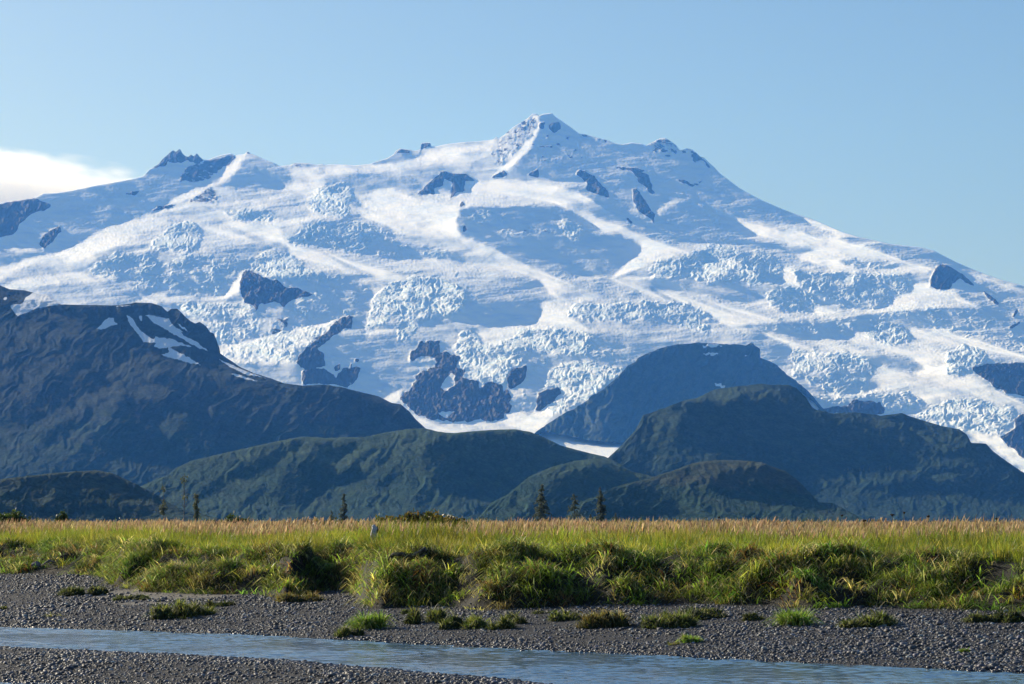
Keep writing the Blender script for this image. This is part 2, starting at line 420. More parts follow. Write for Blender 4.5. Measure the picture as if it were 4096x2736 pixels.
R('2', '2020 280 2120 236 2200 280 2225 320 2300 305 2360 350 2340 380 2250 340 2150 330 2090 310', k=.45, val=None, wob=4)
R('2', '1050 345 1130 210 1290 90 1325 110 1300 200 1240 300 1130 400 1090 420', k=.40, val=None, wob=5)
R('2', '630 1510 720 1510 715 1565 640 1565', k=.8)
R('3', '230 150 290 170 420 290 370 270 300 220', k=.6, val=None, wob=3)
for s_ in ('1590 212 1645 220 1660 240 1610 235', '1700 238 1770 250 1760 262 1700 252', '2050 262 2090 243 2105 262 2070 285', '2222 316 2245 310 2262 342 2238 350', '2285 332 2330 342 2348 400 2300 372', '1440 260 1475 268 1470 290 1445 285', '1380 215 1400 210 1405 240 1385 240', '1550 300 1580 310 1560 325', '1500 335 1560 350 1540 365 1505 352'):
    R('2', s_, k=.62, val=None, wob=2.5)
R('3', '0 120 60 90 130 100 160 200 80 190', k=.35, val=None, wob=4)
R('3', '150 330 220 350 280 375 330 340 330 360 270 390 200 365', k=.75, wob=1.5)
R('3', '1755 985 1790 900 1825 868 1900 900 1960 940 2010 980 2045 1022 2000 1002 1940 962 1900 1002 1880 1032 1800 1032 1755 1010', wob=.9)
R('3', '2080 1040 2120 1060 2195 1122 2192 1137 2130 1102', wob=.8)
R('3', '2270 1205 2300 1150 2310 1160 2285 1210', wob=.6)
R('3', '2250 1270 2320 1235 2320 1245 2265 1280', wob=.6)
R('5', '-120 262 0 230 60 160 110 113 178 185 120 200 40 252 0 258')
R('5', '-150 470 0 450 60 500 70 530 110 450 240 445 220 520 150 578 0 560 -150 560')
R('4', '2205 258 2130 272 2100 335 2010 385 1960 425 1885 500 1858 555 1925 612 1985 590 2045 570 2028 500 1990 470 2030 430 2110 375 2135 340 2205 340')
R('5', '60 440 100 422 92 470 70 470', wob=.6)
R('5', '195 392 225 390 220 412 200 410', wob=.6)
R('5', '160 430 180 420 175 450 160 450', wob=.6)
R('5', '555 345 640 282 752 275 752 360 800 340 890 380 880 460 940 470 900 520 1000 530 1030 592 1100 545 1165 560 1182 602 1200 580 1230 642 1230 722 1182 792 1000 802 880 802 780 802 620 772 540 702 490 652 560 600 600 540 580 440', k=.9, val=None, wob=3)
R('5', '1205 582 1200 520 1240 460 1335 428 1332 500 1290 562 1240 592')
R('5', '1390 742 1400 622 1450 602 1540 578 1558 612 1500 682')
M.snow('5', '760 580 820 480 860 500 850 560 800 602', .2, 2)
M.snow('5', '740 745 850 740 912 708 830 760 800 785', .3, 1.5)
M.snow('5', '560 420 640 370 720 380 740 420 660 470 590 500', .2, 4, 2)
M.snow('5', '1186 750 1310 738 1320 775 1180 790', .8, 1)
R('6', '2020 285 2090 248 2348 238 2700 240 2700 520 2348 445 2250 432 2170 392 2050 302')
R('6', '1040 525 1240 510 1280 470 1450 490 1475 560 1100 560')
R('6', '2348 548 2280 602 2300 652 2200 702 2250 762 2348 832 2700 960 2700 540')
M.m = 1 - (1 - np.clip(M.m, 0, 1)) ** 1.15
M.m = M.m + (.34 * fbm(_gx / 60., (_gy + .12 * _gx) / 6., 3, 5) + .16 * fbm(_gx / 26., (_gy - .15 * _gx) / 9., 3, 55)) * (1 - np.clip(M.rock, 0, 1)) * np.clip(M.m * 2.0 + .32, 0, 1)
_cr = np.clip(blur(M.crev, 2) * 1.6, 0, 1)
_br = ridged((_gx + 6 * WX) / 7.5, (_gy + .25 * _gx + 5 * WY) / 5.0, 3, 65) - .35 + .6 * fbm(_gx / 16., _gy / 10., 3, 66)
M.m = M.m - .24 * _cr + (.42 * _cr + .16) * _br * (1 - np.clip(M.rock, 0, 1)) + .10 * fbm(_gx / 30., _gy / 18., 3, 67)
M.m = np.clip((M.m - .5) * 1.25 + .48, -.1, 1.1)

SKY_M = np.vstack([T('S', '-560 900'), T('1', '0 526 40 515 120 510 230 490 290 460 380 455 480 440 600 415 700 395 800 378 900 360 960 345 1005 297 1060 268 1090 230 1130 195 1160 168 1180 180 1205 160 1225 190 1245 212 1265 215 1280 198 1300 212 1320 188 1340 215 1360 233 1400 232 1440 215 1490 200 1545 190 1580 206 1600 200 1640 195 1660 178 1682 192 1720 205 1760 225 1800 240 1850 260 1880 275 1940 270 1990 253 2040 255 2080 258 2120 268 2170 262'),
    T('2', '0 408 40 402 120 405 190 410 280 400 340 380 390 365 430 340 440 320 470 304 520 310 560 318 594 312 600 285 606 268 660 266 664 290 690 292 750 278 850 265 960 258 1050 248 1075 231 1090 240 1130 213 1180 168 1230 140 1275 110 1297 86 1322 86 1340 98 1370 87 1420 81 1440 103 1480 130 1530 165 1590 210 1640 218 1700 235 1770 252 1810 270 1860 278 1920 267 1980 274 2010 285 2050 264 2100 240 2130 238 2170 262 2200 285 2222 315 2240 312 2270 302 2300 312 2330 335 2348 355'),
    T('3', '340 205 370 235 400 262 440 305 500 350 560 395 620 430 700 472 800 515 900 555 1000 585 1100 625 1200 670 1300 700 1400 722 1500 745 1600 757 1700 768 1780 788 1850 825 1920 860 2000 895 2100 935 2200 970 2346 1010'), T('S', '4660 1330')])

# ------------------------------------------------------------------ survey of the dark hills
HILLS = {}


def hill(name, base_lit, sky, foot, dist):
    h = Sheet(base_lit)
    h.sky, h.foot, h.dist = sky, foot, dist
    HILLS[name] = h
    return h


L = hill('left', .12, np.vstack([T('S', '-560 1120'), T('4', '0 66 60 90 150 96 210 112 300 125 390 186 600 189 700 190 800 184 850 172 950 177 1010 195 1050 232 1070 214 1110 211 1150 250 1190 290 1225 305 1250 294 1290 320 1320 360 1340 365 1355 400 1362 480 1420 520 1500 575 1600 620 1700 650 1780 680 1900 695 2000 690'), T('5', '0 560 100 575 200 600 350 635 440 680 500 690 560 740 600 790 660 845 780 940 900 1040'), T('S', '2100 2000 2200 2095 4700 2100')]), 2100, 5200.)
L.put(.25, '4', '-900 600 0 300 340 265 560 310 500 520 300 760 100 960 -900 1300', 6)
L.put(.42, '4', '-900 1300 0 980 200 940 500 770 750 655 900 575 1070 590 850 680 700 860 550 1000 440 1060 300 1200 0 1240 -900 1400', 5)
L.put(.04, '4', '240 1010 480 880 640 760 720 740 560 880 440 980 300 1080', 4)
L.put(.04, '4', '800 790 950 705 1200 700 1350 780 1600 950 1720 1000 1690 1060 1200 1190 1100 1190 1000 1100 760 1130 600 1060 740 900', 5)
L.put(.40, '4', '960 950 1030 870 1150 830 1180 900 1100 990 1060 1040 1000 970', 3)
L.put(.40, '4', '1300 830 1350 800 1370 830 1320 890', 2.5)
L.put(.40, '4', '900 740 960 690 1070 720 1040 780 900 790', 4)
L.put(.03, '4', '490 1200 560 1130 660 1170 640 1220', 3)
L.put(.33, '4', '680 1180 860 1160 1180 1230 1000 1330 800 1260', 5)
L.put(.05, '4', '400 210 800 195 1000 210 1360 480 1700 670 1200 560 900 480 700 400 500 300', 4)
L.put(.05, '5', '0 640 200 650 420 700 560 760 660 860 300 880 0 920 -200 1000', 4)
L.put(.3, '5', '0 575 200 612 380 650 460 690 350 670 150 620 0 600', 2)
for s_ in ('600 345 640 310 680 268 715 270 712 295 747 310 700 320 650 340', '788 246 830 270 850 310 880 350 930 390 962 410 975 388 1050 400 1130 430 1208 457 1100 452 1020 467 958 455 980 435 900 427 872 380 820 322',
           '908 247 1000 265 1060 280 1080 320 1152 362 1120 360 1160 390 1240 430 1305 480 1200 442 1050 352 960 302', '1108 303 1150 330 1198 368 1140 340', '1008 505 1060 490 1048 453 1200 530 1268 572 1150 546',
           '1362 522 1450 568 1600 628 1678 652 1550 632 1430 577', '1430 626 1500 628 1642 677 1540 660', '690 190 840 199 760 204', '866 252 892 258 888 295 872 275',
           '60 195 140 182 160 145 205 112 280 118 330 135 395 186 240 215 180 235 110 268', '18 148 45 145 40 165 25 165'):
    a_ = fill(T('4', s_), .5, .5)
    L.crev = np.maximum(L.crev, a_)
L.put(.5, '4', '150 140 205 112 280 118 330 135 395 186 300 170 200 150', 1.5)

for v_, s_ in ((.03, '-100 1000 60 890 200 800 330 700 470 560 540 480 500 560 380 700 240 820 80 920'), (.5, '200 960 420 850 620 730 760 650 880 600 700 740 560 830 400 930 240 1000'), (.55, '430 1070 480 980 560 930 700 870 640 960 520 1040'),
               (.42, '-200 900 0 800 160 690 330 560 460 430 420 520 280 650 120 770 -60 880'), (.4, '-100 700 60 560 200 440 330 350 280 430 160 540 20 660'), (.03, '-60 640 100 500 250 380 200 460 80 570'), (.45, '620 640 760 560 900 500 1000 520 860 590 720 660'),
               (.03, '700 860 760 780 820 720 840 740 780 830'), (.5, '820 740 900 700 1000 680 940 740 860 790'), (.4, '1020 760 1060 720 1050 770 1030 790'), (.4, '1580 950 1690 930 1700 990 1640 980'), (.4, '300 1190 420 1090 540 1010 600 1010 520 1080 400 1180'), (.03, '330 1210 460 1120 560 1060 520 1120 420 1210'),
               (.3, '1340 500 1500 590 1700 670 1900 720 2000 740 1800 720 1560 640 1380 560')):
    L.put(v_, '4', s_, 2.2, 2.5)
K = hill('central', .34, np.vstack([T('S', '-560 2101 300 2096 520 2085'), T('4', '850 1340 1060 1252 1100 1215 1200 1166 1400 1120 1600 1075 1750 1042 1900 1014 2000 1018'), T('5', '0 915 100 910 250 908 400 875 550 855 660 848 750 870 850 880 1000 865 1100 858 1250 855 1350 870 1450 910 1550 960 1700 1000 1850 1035 1930 1075 2050 1150 2300 1300'), T('S', '2800 2090 4700 2101')]), 2103, 3700.)
K.put(.02, '5', '650 970 760 925 860 905 1100 872 1350 885 1550 970 1750 1020 1700 1060 1350 1170 1200 1290 1100 1345 900 1290 720 1260 650 1110', 3)
K.put(.06, '5', '60 1230 120 1110 200 1050 320 985 460 950 400 1050 300 1140 200 1200', 3)
K.put(.05, '5', '-60 960 0 950 200 970 230 1010 100 1080 50 1170 0 1240 -200 1330 -160 1100', 4)
K.put(.08, '4', '1380 1270 1550 1180 1750 1085 1900 1035 1880 1080 1750 1150 1550 1290 1450 1290', 3)
K.put(.06, '4', '1700 1420 1800 1210 1950 1180 2100 1200 2090 1300 2000 1400 1850 1460', 4)
K.put(.30, '5', '600 1340 900 1330 1050 1370 900 1480 500 1480', 5)
for v_, s_ in ((.55, '60 1160 90 1060 180 1000 320 955 200 1040 120 1130'), (.5, '230 1090 320 1010 410 975 300 1080 250 1160'), (.05, '110 1180 180 1090 280 1020 230 1100 150 1200'), (.45, '640 905 700 878 680 950 640 1000'), (.5, '690 1130 720 1110 690 1200 670 1230'), (.05, '320 1240 420 1150 520 1060 480 1160 380 1260'),
               (.06, '560 1350 660 1260 740 1280 640 1360'), (.5, '420 890 560 862 700 880 560 900'), (.05, '880 1420 1000 1360 1080 1370 960 1430')):
    K.put(v_, '5', s_, 2.0, 2.5)
K.put(.05, '4', '1200 1400 1330 1300 1450 1230 1400 1310 1280 1410', 2.2, 2.5)
K.put(.05, '4', '1500 1450 1600 1350 1680 1290 1650 1370 1560 1460', 2.2, 2.5)
B = hill('right centre', .36, np.vstack([T('S', '-560 2101 1700 2101 1860 2090'), T('5', '1000 1450 1100 1340 1200 1288 1350 1168 1500 1104 1650 1064 1800 1048 1850 1056 1950 1110 2050 1140 2150 1162 2300 1230'), T('S', '3000 2095 4700 2101')]), 2103, 3100.)
B.put(.02, '5', '1480 1210 1560 1165 1700 1120 1850 1080 2050 1160 2070 1190 1900 1250 1800 1265 1700 1325 1550 1425 1450 1490 1220 1490 1380 1340', 2.5)
C_ = hill('mound', .33, np.vstack([T('S', '-560 2101 2100 2101 2240 2098'), T('5', '1650 1430 1700 1340 1750 1318 1900 1240 2050 1200 2150 1180'), T('6', '0 960 150 915 270 868 380 853 500 850 600 853 700 863 760 888 850 918 920 968 980 1030 1060 1115 1150 1120 1280 1190'), T('S', '3500 2098 4700 2102')]), 2104, 2700.)
C_.put(.02, '6', '340 1000 420 950 500 912 650 888 800 905 900 962 1060 1115 950 1147 800 1120 600 1110 450 1080', 2.2)
C_.put(.08, '6', '-500 1050 -100 980 0 1000 150 1100 200 1200 -500 1220', 5)
C_.put(.22, '6', '850 1145 1000 1125 1120 1120 1200 1150 1280 1190 800 1190', 2)
D_ = hill('right', .07, np.vstack([T('S', '-560 2101 1900 2101 2300 2000'), T('5', '1870 1042 1960 960 2050 862 2100 762 2200 730'), T('6', '0 545 100 520 200 478 300 458 400 408 540 388 700 370 760 376 870 378 920 398 980 458 1020 520 1050 535 1150 555 1300 550 1450 570 1580 555 1680 590 1830 635 1940 655 1990 690 2015 740 2110 745 2150 790 2200 830 2348 930'), T('S', '4300 2000 4660 2085')]), 2102, 4700.)
D_.put(.28, '6', '-200 760 -60 640 0 560 100 530 220 500 200 600 120 760 0 780 -150 900', 3)
D_.put(.45, '6', '215 478 400 412 700 374 770 400 700 415 600 438 480 500 430 522 440 470 360 482', 2)
D_.put(.02, '6', '430 530 500 500 620 445 780 410 880 390 1000 520 1060 580 1300 640 1640 800 1700 880 1400 905 900 915 560 860 420 760 240 720 160 740 240 580', 4)
D_.put(.42, '6', '1045 538 1200 565 1450 590 1700 668 1850 780 1880 830 1780 770 1600 655 1300 590', 2)
D_.put(.32, '6', '1680 600 1900 660 2000 740 1870 820 1760 700', 3)
D_.put(.30, '6', '880 920 1400 905 1700 868 1860 840 2000 855 1900 885 1550 1000 1800 1020 2100 1090 2348 1120 2700 1150 2700 1240 700 1240 1000 1050', 5)
D_.put(.04, '6', '1420 1010 1600 970 1900 900 2060 920 2100 900 2348 960 2348 1130 2100 1080 1900 1060 1600 1070 1480 1060', 4)
D_.put(.24, '6', '-100 840 100 760 400 800 420 850 300 880 0 950', 3)
PLATEAU_FOOT = np.vstack([T('S', '-560 2000 1900 1900'), T('5', '1400 866 1560 893 1700 926 1850 948 1965 958 2311 1000'), T('6', '600 560 940 420 1000 440'), T('S', '3700 2000 4660 2100')])
for v_, s_ in ((.5, '10 720 30 620 110 535 95 610 50 730'), (.5, '105 720 110 610 190 515 175 600 135 730'), (.03, '60 720 90 620 115 570 112 640 90 740'), (.03, '150 720 180 610 215 530 215 640 170 740'), (.4, '620 470 700 420 830 400 780 440 700 470'), (.3, '560 640 640 700 760 780 720 790 600 720'), (.25, '900 800 1040 700 1080 720 960 840'),
               (.4, '1250 1000 1400 960 1560 950 1500 990 1350 1020'), (.4, '1700 960 1850 920 1960 940 1820 990'), (.35, '1300 600 1450 610 1560 640 1450 640')):
    D_.put(v_, '6', s_, 1.8, 2.0)
E_ = hill('plateau', .12, np.vstack([T('S', '-560 2101 1850 1980'), T('5', '1400 864 1480 812 1600 742 1700 690 1800 620 1900 540 1980 462 1990 440 2050 412 2060 390 2150 345'), T('6', '0 178 70 145 150 128 300 113 420 121 550 124 600 132 610 125 635 113 655 128 682 152 658 165 660 185 675 200 720 220 800 253 830 290 920 358 1000 420'), T('S', '3400 1760 3700 2000 4660 2100')]), 2080, 7600.)
E_.put(.38, '6', '-200 310 0 185 70 148 150 130 300 116 420 124 560 128 400 160 250 190 280 230 100 270 0 280', 2)
E_.put(.25, '5', '1500 830 1700 700 1900 560 2000 480 1960 600 1900 760 1800 850 1600 880', 4)
E_.put(.03, '6', '0 300 120 280 280 240 500 180 660 200 820 290 920 360 600 390 300 470 0 540', 4)
for s_ in ('305 146 380 128 455 141 400 152', '325 186 380 178 425 194 370 200', '570 175 600 195 615 212 595 200', '395 372 430 375 480 388 450 400 410 390'):
    E_.crev = np.maximum(E_.crev, fill(T('6', s_), .5, .5))
E_.crev = np.maximum(E_.crev, .35 * fill(T('5', '2090 720 2100 560 2140 500 2150 560 2120 640 2110 700'), 1, 1.5))
Q = hill('low', .16, np.vstack([T('S', '-560 1960'), T('4', '0 1284 200 1258 400 1238 600 1226 700 1243 800 1288 900 1338 1000 1388 1060 1430 1150 1470 1400 1535'), T('S', '1100 2095 4700 2103')]), 2104, 2100.)
Q.put(.02, '4', '100 1290 300 1262 600 1245 700 1255 820 1310 980 1390 1040 1430 800 1340 500 1320 200 1330', 2)
Q.put(.03, '4', '-400 1395 300 1372 700 1365 1000 1400 700 1405 300 1395 -400 1420', 2)
Q.put(.03, '4', '-400 1470 300 1440 800 1440 1100 1470 800 1490 -400 1500', 2)
for h_ in HILLS.values():
    h_.m = np.where(h_.m > .08, h_.m * (1.25 if h_ is L else 2.0) - .08 * (h_ is not L), h_.m)
    h_.m = np.clip(h_.m + (.16 * fbm(_gx / 22., _gy / 12., 4, 8)) * np.clip(h_.m * 4, .1, 1), -.05, 1)
L.m = np.clip(L.m + .16 * fbm((_gx * .75 + _gy * .66) / 46., (_gx * .66 - _gy * .75) / 46. * -5, 3, 33) * np.clip(L.m * 3.5, .1, 1), -.05, 1)
# ------------------------------------------------------------------ scene helpers
R = random.Random(7)
RNG = np.random.default_rng(11)
SC = bpy.context.scene
COL = SC.collection


def tag(o, label=None, cat=None, group=None, kind=None):
    if label: o['label'] = label
    if cat: o['category'] = cat
    if group: o['group'] = group
    if kind: o['kind'] = kind
    return o


def empty(name, loc, rz=0.0, scale=1.0):
    o = bpy.data.objects.new(name, None)
    o.empty_display_size = 0.1
    o.location = loc
    o.rotation_euler = (0, 0, rz)
    o.scale = (scale,) * 3
    COL.objects.link(o)
    return o


def make_mesh(name, V, F, mat, smooth=True, attrs=None):
    """V (n,3); F (m,3) or (m,4); attrs: name -> (n,) or (n,3) point data"""
    me = bpy.data.meshes.new(name)
    V = np.ascontiguousarray(V, np.float32)
    F = np.ascontiguousarray(F, np.int32)
    me.vertices.add(len(V))
    me.vertices.foreach_set('co', V.ravel())
    k = F.shape[1]
    me.loops.add(F.size)
    me.loops.foreach_set('vertex_index', F.ravel())
    me.polygons.add(len(F))
    me.polygons.foreach_set('loop_start', np.arange(0, F.size, k, dtype=np.int32))
    me.polygons.foreach_set('use_smooth', np.full(len(F), smooth, bool))
    me.update(calc_edges=True)
    for an, a in (attrs or {}).items():
        a = np.asarray(a, np.float32)
        if a.ndim == 1:
            at = me.attributes.new(an, 'FLOAT', 'POINT')
            at.data.foreach_set('value', np.ascontiguousarray(a))
        else:
            at = me.attributes.new(an, 'FLOAT_COLOR', 'POINT')
            at.data.foreach_set('color', np.ascontiguousarray(np.column_stack([a, np.ones(len(a))]), np.float32).ravel())
    me.materials.append(mat)
    return me


def add(name, V, F, mat, parent=None, smooth=True, attrs=None):
    o = bpy.data.objects.new(name, make_mesh(name, V, F, mat, smooth, attrs))
    COL.objects.link(o)
    o.parent = parent
    return o


def grid_faces(nt, nu):
    i = np.arange(nt * nu).reshape(nt, nu)
    return np.stack([i[:-1, :-1], i[:-1, 1:], i[1:, 1:], i[1:, :-1]], -1).reshape(-1, 4)


class Nodes:
    """small shader graph writer"""
    def __init__(self, name):
        self.mat = bpy.data.materials.new(name)
        self.mat.use_nodes = True
        self.nt = self.mat.node_tree
        self.nt.nodes.clear()
        self.out = self.nt.nodes.new('ShaderNodeOutputMaterial')

    def n(self, typ, ins=None, **kw):
        nd = self.nt.nodes.new(typ)
        for k, v in kw.items():
            setattr(nd, k, v)
        for k, v in (ins or {}).items():
            self.set(nd, k, v)
        return nd

    def set(self, nd, k, v):
        s = nd.inputs[k]
        if isinstance(v, bpy.types.NodeSocket):
            self.nt.links.new(v, s)
        elif isinstance(v, bpy.types.Node):
            self.nt.links.new(v.outputs[0], s)
        else:
            if isinstance(v, tuple) and len(v) == 3 and s.type == 'RGBA':
                v = (*v, 1.0)
            s.default_value = v

    def noise(self, scale, detail=4, rough=.55, vec=None, typ='FBM'):
        nd = self.n('ShaderNodeTexNoise', {'Scale': scale, 'Detail': detail, 'Roughness': rough})
        if vec is not None:
            self.set(nd, 'Vector', vec)
        return nd.outputs['Fac']

    def coord(self, scale=(1, 1, 1)):
        g = self.n('ShaderNodeTexCoord')
        m = self.n('ShaderNodeMapping', {'Vector': g.outputs['Object'], 'Scale': scale})
        return m.outputs[0]

    def attr(self, name):
        return self.n('ShaderNodeAttribute', attribute_name=name)

    def ramp(self, fac, stops, interp='LINEAR'):
        nd = self.n('ShaderNodeValToRGB', {'Fac': fac})
        cr = nd.color_ramp
        cr.interpolation = interp
        while len(cr.elements) < len(stops):
            cr.elements.new(0.5)
        for e, (p, c) in zip(cr.elements, stops):
            e.position = p
            e.color = (*c, 1) if isinstance(c, tuple) else (c, c, c, 1)
        return nd.outputs['Color']

    def mix(self, fac, a, b, blend='MIX'):
        nd = self.n('ShaderNodeMix', data_type='RGBA', blend_type=blend)
        for idx, v in ((0, fac), (6, a), (7, b)):
            s = nd.inputs[idx]
            if isinstance(v, bpy.types.NodeSocket):
                self.nt.links.new(v, s)
            else:
                s.default_value = (*v, 1) if isinstance(v, tuple) else v
        return nd.outputs[2]

    def math(self, op, a, b=0.0, c=None, clamp=False):
        nd = self.n('ShaderNodeMath', operation=op, use_clamp=clamp)
        for i, v in enumerate((a, b) if c is None else (a, b, c)):
            if isinstance(v, bpy.types.NodeSocket):
                self.nt.links.new(v, nd.inputs[i])
            else:
                nd.inputs[i].default_value = v
        return nd.outputs[0]

    def bump(self, h, strength=.5, dist=1.0, normal=None):
        nd = self.n('ShaderNodeBump', {'Height': h, 'Strength': strength, 'Distance': dist})
        if normal is not None:
            self.set(nd, 'Normal', normal)
        return nd.outputs[0]

    def bsdf(self, color, rough=.8, normal=None, spec=.3, **kw):
        b = self.n('ShaderNodeBsdfPrincipled', {'Base Color': color, 'Roughness': rough, 'Specular IOR Level': spec, **kw})
        if normal is not None:
            self.set(b, 'Normal', normal)
        return b.outputs[0]

    def done(self, sh, sock='Surface'):
        self.nt.links.new(sh, self.out.inputs[sock])
        return self.mat


# ------------------------------------------------------------------ materials of the land
def mat_mountain():
    s = Nodes('snow_ice_and_rock')
    co = s.coord()
    rock, crev = s.attr('rock').outputs['Fac'], s.attr('crev').outputs['Fac']
    n1 = s.noise(.035, 6, .65, co)
    band = s.math('MULTIPLY_ADD', s.noise(.0045, 6, .62, s.coord((1, .3, 3.2))), .6, s.math('MULTIPLY', s.noise(.012, 6, .7, s.coord((1, .15, 4.))), .4))
    snow = s.ramp(band, [(.38, (.70, .78, .88)), (.48, (.86, .89, .93)), (.56, (.93, .93, .94))])
    ice = s.ramp(n1, [(.32, (.50, .70, .84)), (.46, (.74, .85, .91)), (.56, (.90, .92, .94))])
    snow = s.mix(crev, snow, ice)
    rk = s.ramp(s.noise(.016, 9, .72, s.coord((1, 1, .5))), [(.3, (.050, .050, .054)), (.5, (.080, .078, .080)), (.7, (.125, .12, .12))])
    rk = s.mix(s.ramp(s.noise(.03, 7, .72, s.coord((1, .3, .3))), [(.62, 0.), (.71, .8)]), rk, (.78, .80, .84))
    fac = s.ramp(s.math('ADD', rock, s.math('MULTIPLY_ADD', s.math('MULTIPLY_ADD', s.noise(.022, 8, .72, s.coord((1, .35, .3))), .6, s.math('MULTIPLY', s.noise(.02, 8, .72, s.coord((1, .6, .8))), .4)), 1.9, -.95)), [(.44, 0.), (.53, 1.)])
    colr = s.mix(fac, snow, rk)
    h = s.math('ADD', s.math('MULTIPLY', n1, s.math('MULTIPLY_ADD', crev, 9., 1.0)), s.math('MULTIPLY', s.noise(.05, 6, .7, co), s.math('MULTIPLY', fac, 16.)))
    return s.done(s.bsdf(colr, .75, s.bump(h, .8, 1.0), .15))


def mat_hill(name, low, high, tan, zmid, zspan):
    s = Nodes(name)
    co = s.coord()
    geo = s.n('ShaderNodeNewGeometry')
    z = s.n('ShaderNodeSeparateXYZ', {'Vector': geo.outputs['Position']}).outputs[2]
    up = s.math('MULTIPLY_ADD', z, 1 / zspan, .5 - zmid / zspan)
    up = s.math('ADD', up, s.math('MULTIPLY_ADD', s.noise(.012, 5, .6, co), 1.6, -.8))
    g = s.mix(s.ramp(up, [(.3, 0.), (.7, 1.)]), low, high)
    p = s.noise(.02, 5, .65, s.coord((1, 1, .6)))
    g = s.mix(s.ramp(p, [(.50, 0.), (.72, .6)]), g, tan)
    q = s.noise(.035, 6, .7, s.coord((1, .7, 1.6)))
    g = s.mix(.8, g, s.ramp(q, [(.35, (.55, .75, .62)), (.5, (1., 1., 1.)), (.65, (1.5, 1.35, 1.1))]), 'MULTIPLY')
    b = s.noise(.16, 5, .7, co)
    g = s.mix(.75, g, s.ramp(b, [(.3, .35), (.7, 1.5)]), 'MULTIPLY')  # self-shadow of the brush, put into the colour as fine noise
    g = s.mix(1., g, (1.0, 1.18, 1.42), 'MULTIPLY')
    snow = s.attr('crev').outputs['Fac']
    g = s.mix(s.ramp(snow, [(.4, 0.), (.6, 1.)]), g, (.8, .83, .88))
    return s.done(s.bsdf(g, .95, s.bump(b, .9, 3.0), .05))


# ------------------------------------------------------------------ land
def terrain(name, GX, GY, D, mat, extra=None, attrs=None, back=.55):
    U, V = bearing(GX, GY)
    P = np.dstack([D * U, D, D * V + CAM_H])
    n = normals(P)
    n *= np.sign(n[..., 2:3] + 1e-9)
    if extra is not None:
        P = P + n * extra[..., None]
    rows = [P]
    top = P[-1]
    for d in (25, 90, 250, 600, 1200, 2000):
        q = top.copy()
        q[:, 1] += d
        q[:, 2] = np.maximum(q[:, 2] - back * d * (.5 if d < 100 else 1), np.minimum(top[:, 2], 0.2) - .3)
        rows.append(q[None])
    A = np.concatenate(rows, 0)
    nt, nu = A.shape[:2]
    at = {}
    for k, a in (attrs or {}).items():
        at[k] = np.concatenate([a] + [a[-1:]] * 6, 0).ravel()
    o = add(name, A.reshape(-1, 3), grid_faces(nt, nu), mat, attrs=at)
    return tag(o, kind='structure')


TERR = {}


def on_terrain(nm, px, py):
    GX, GY, D = TERR[nm]
    i = np.argmin(abs(GX[0] - px))
    d = float(np.interp(-py, -GY[:, i], D[:, i]))
    u, v = bearing(px, py)
    return float(u * d), d, float(d * v + CAM_H)


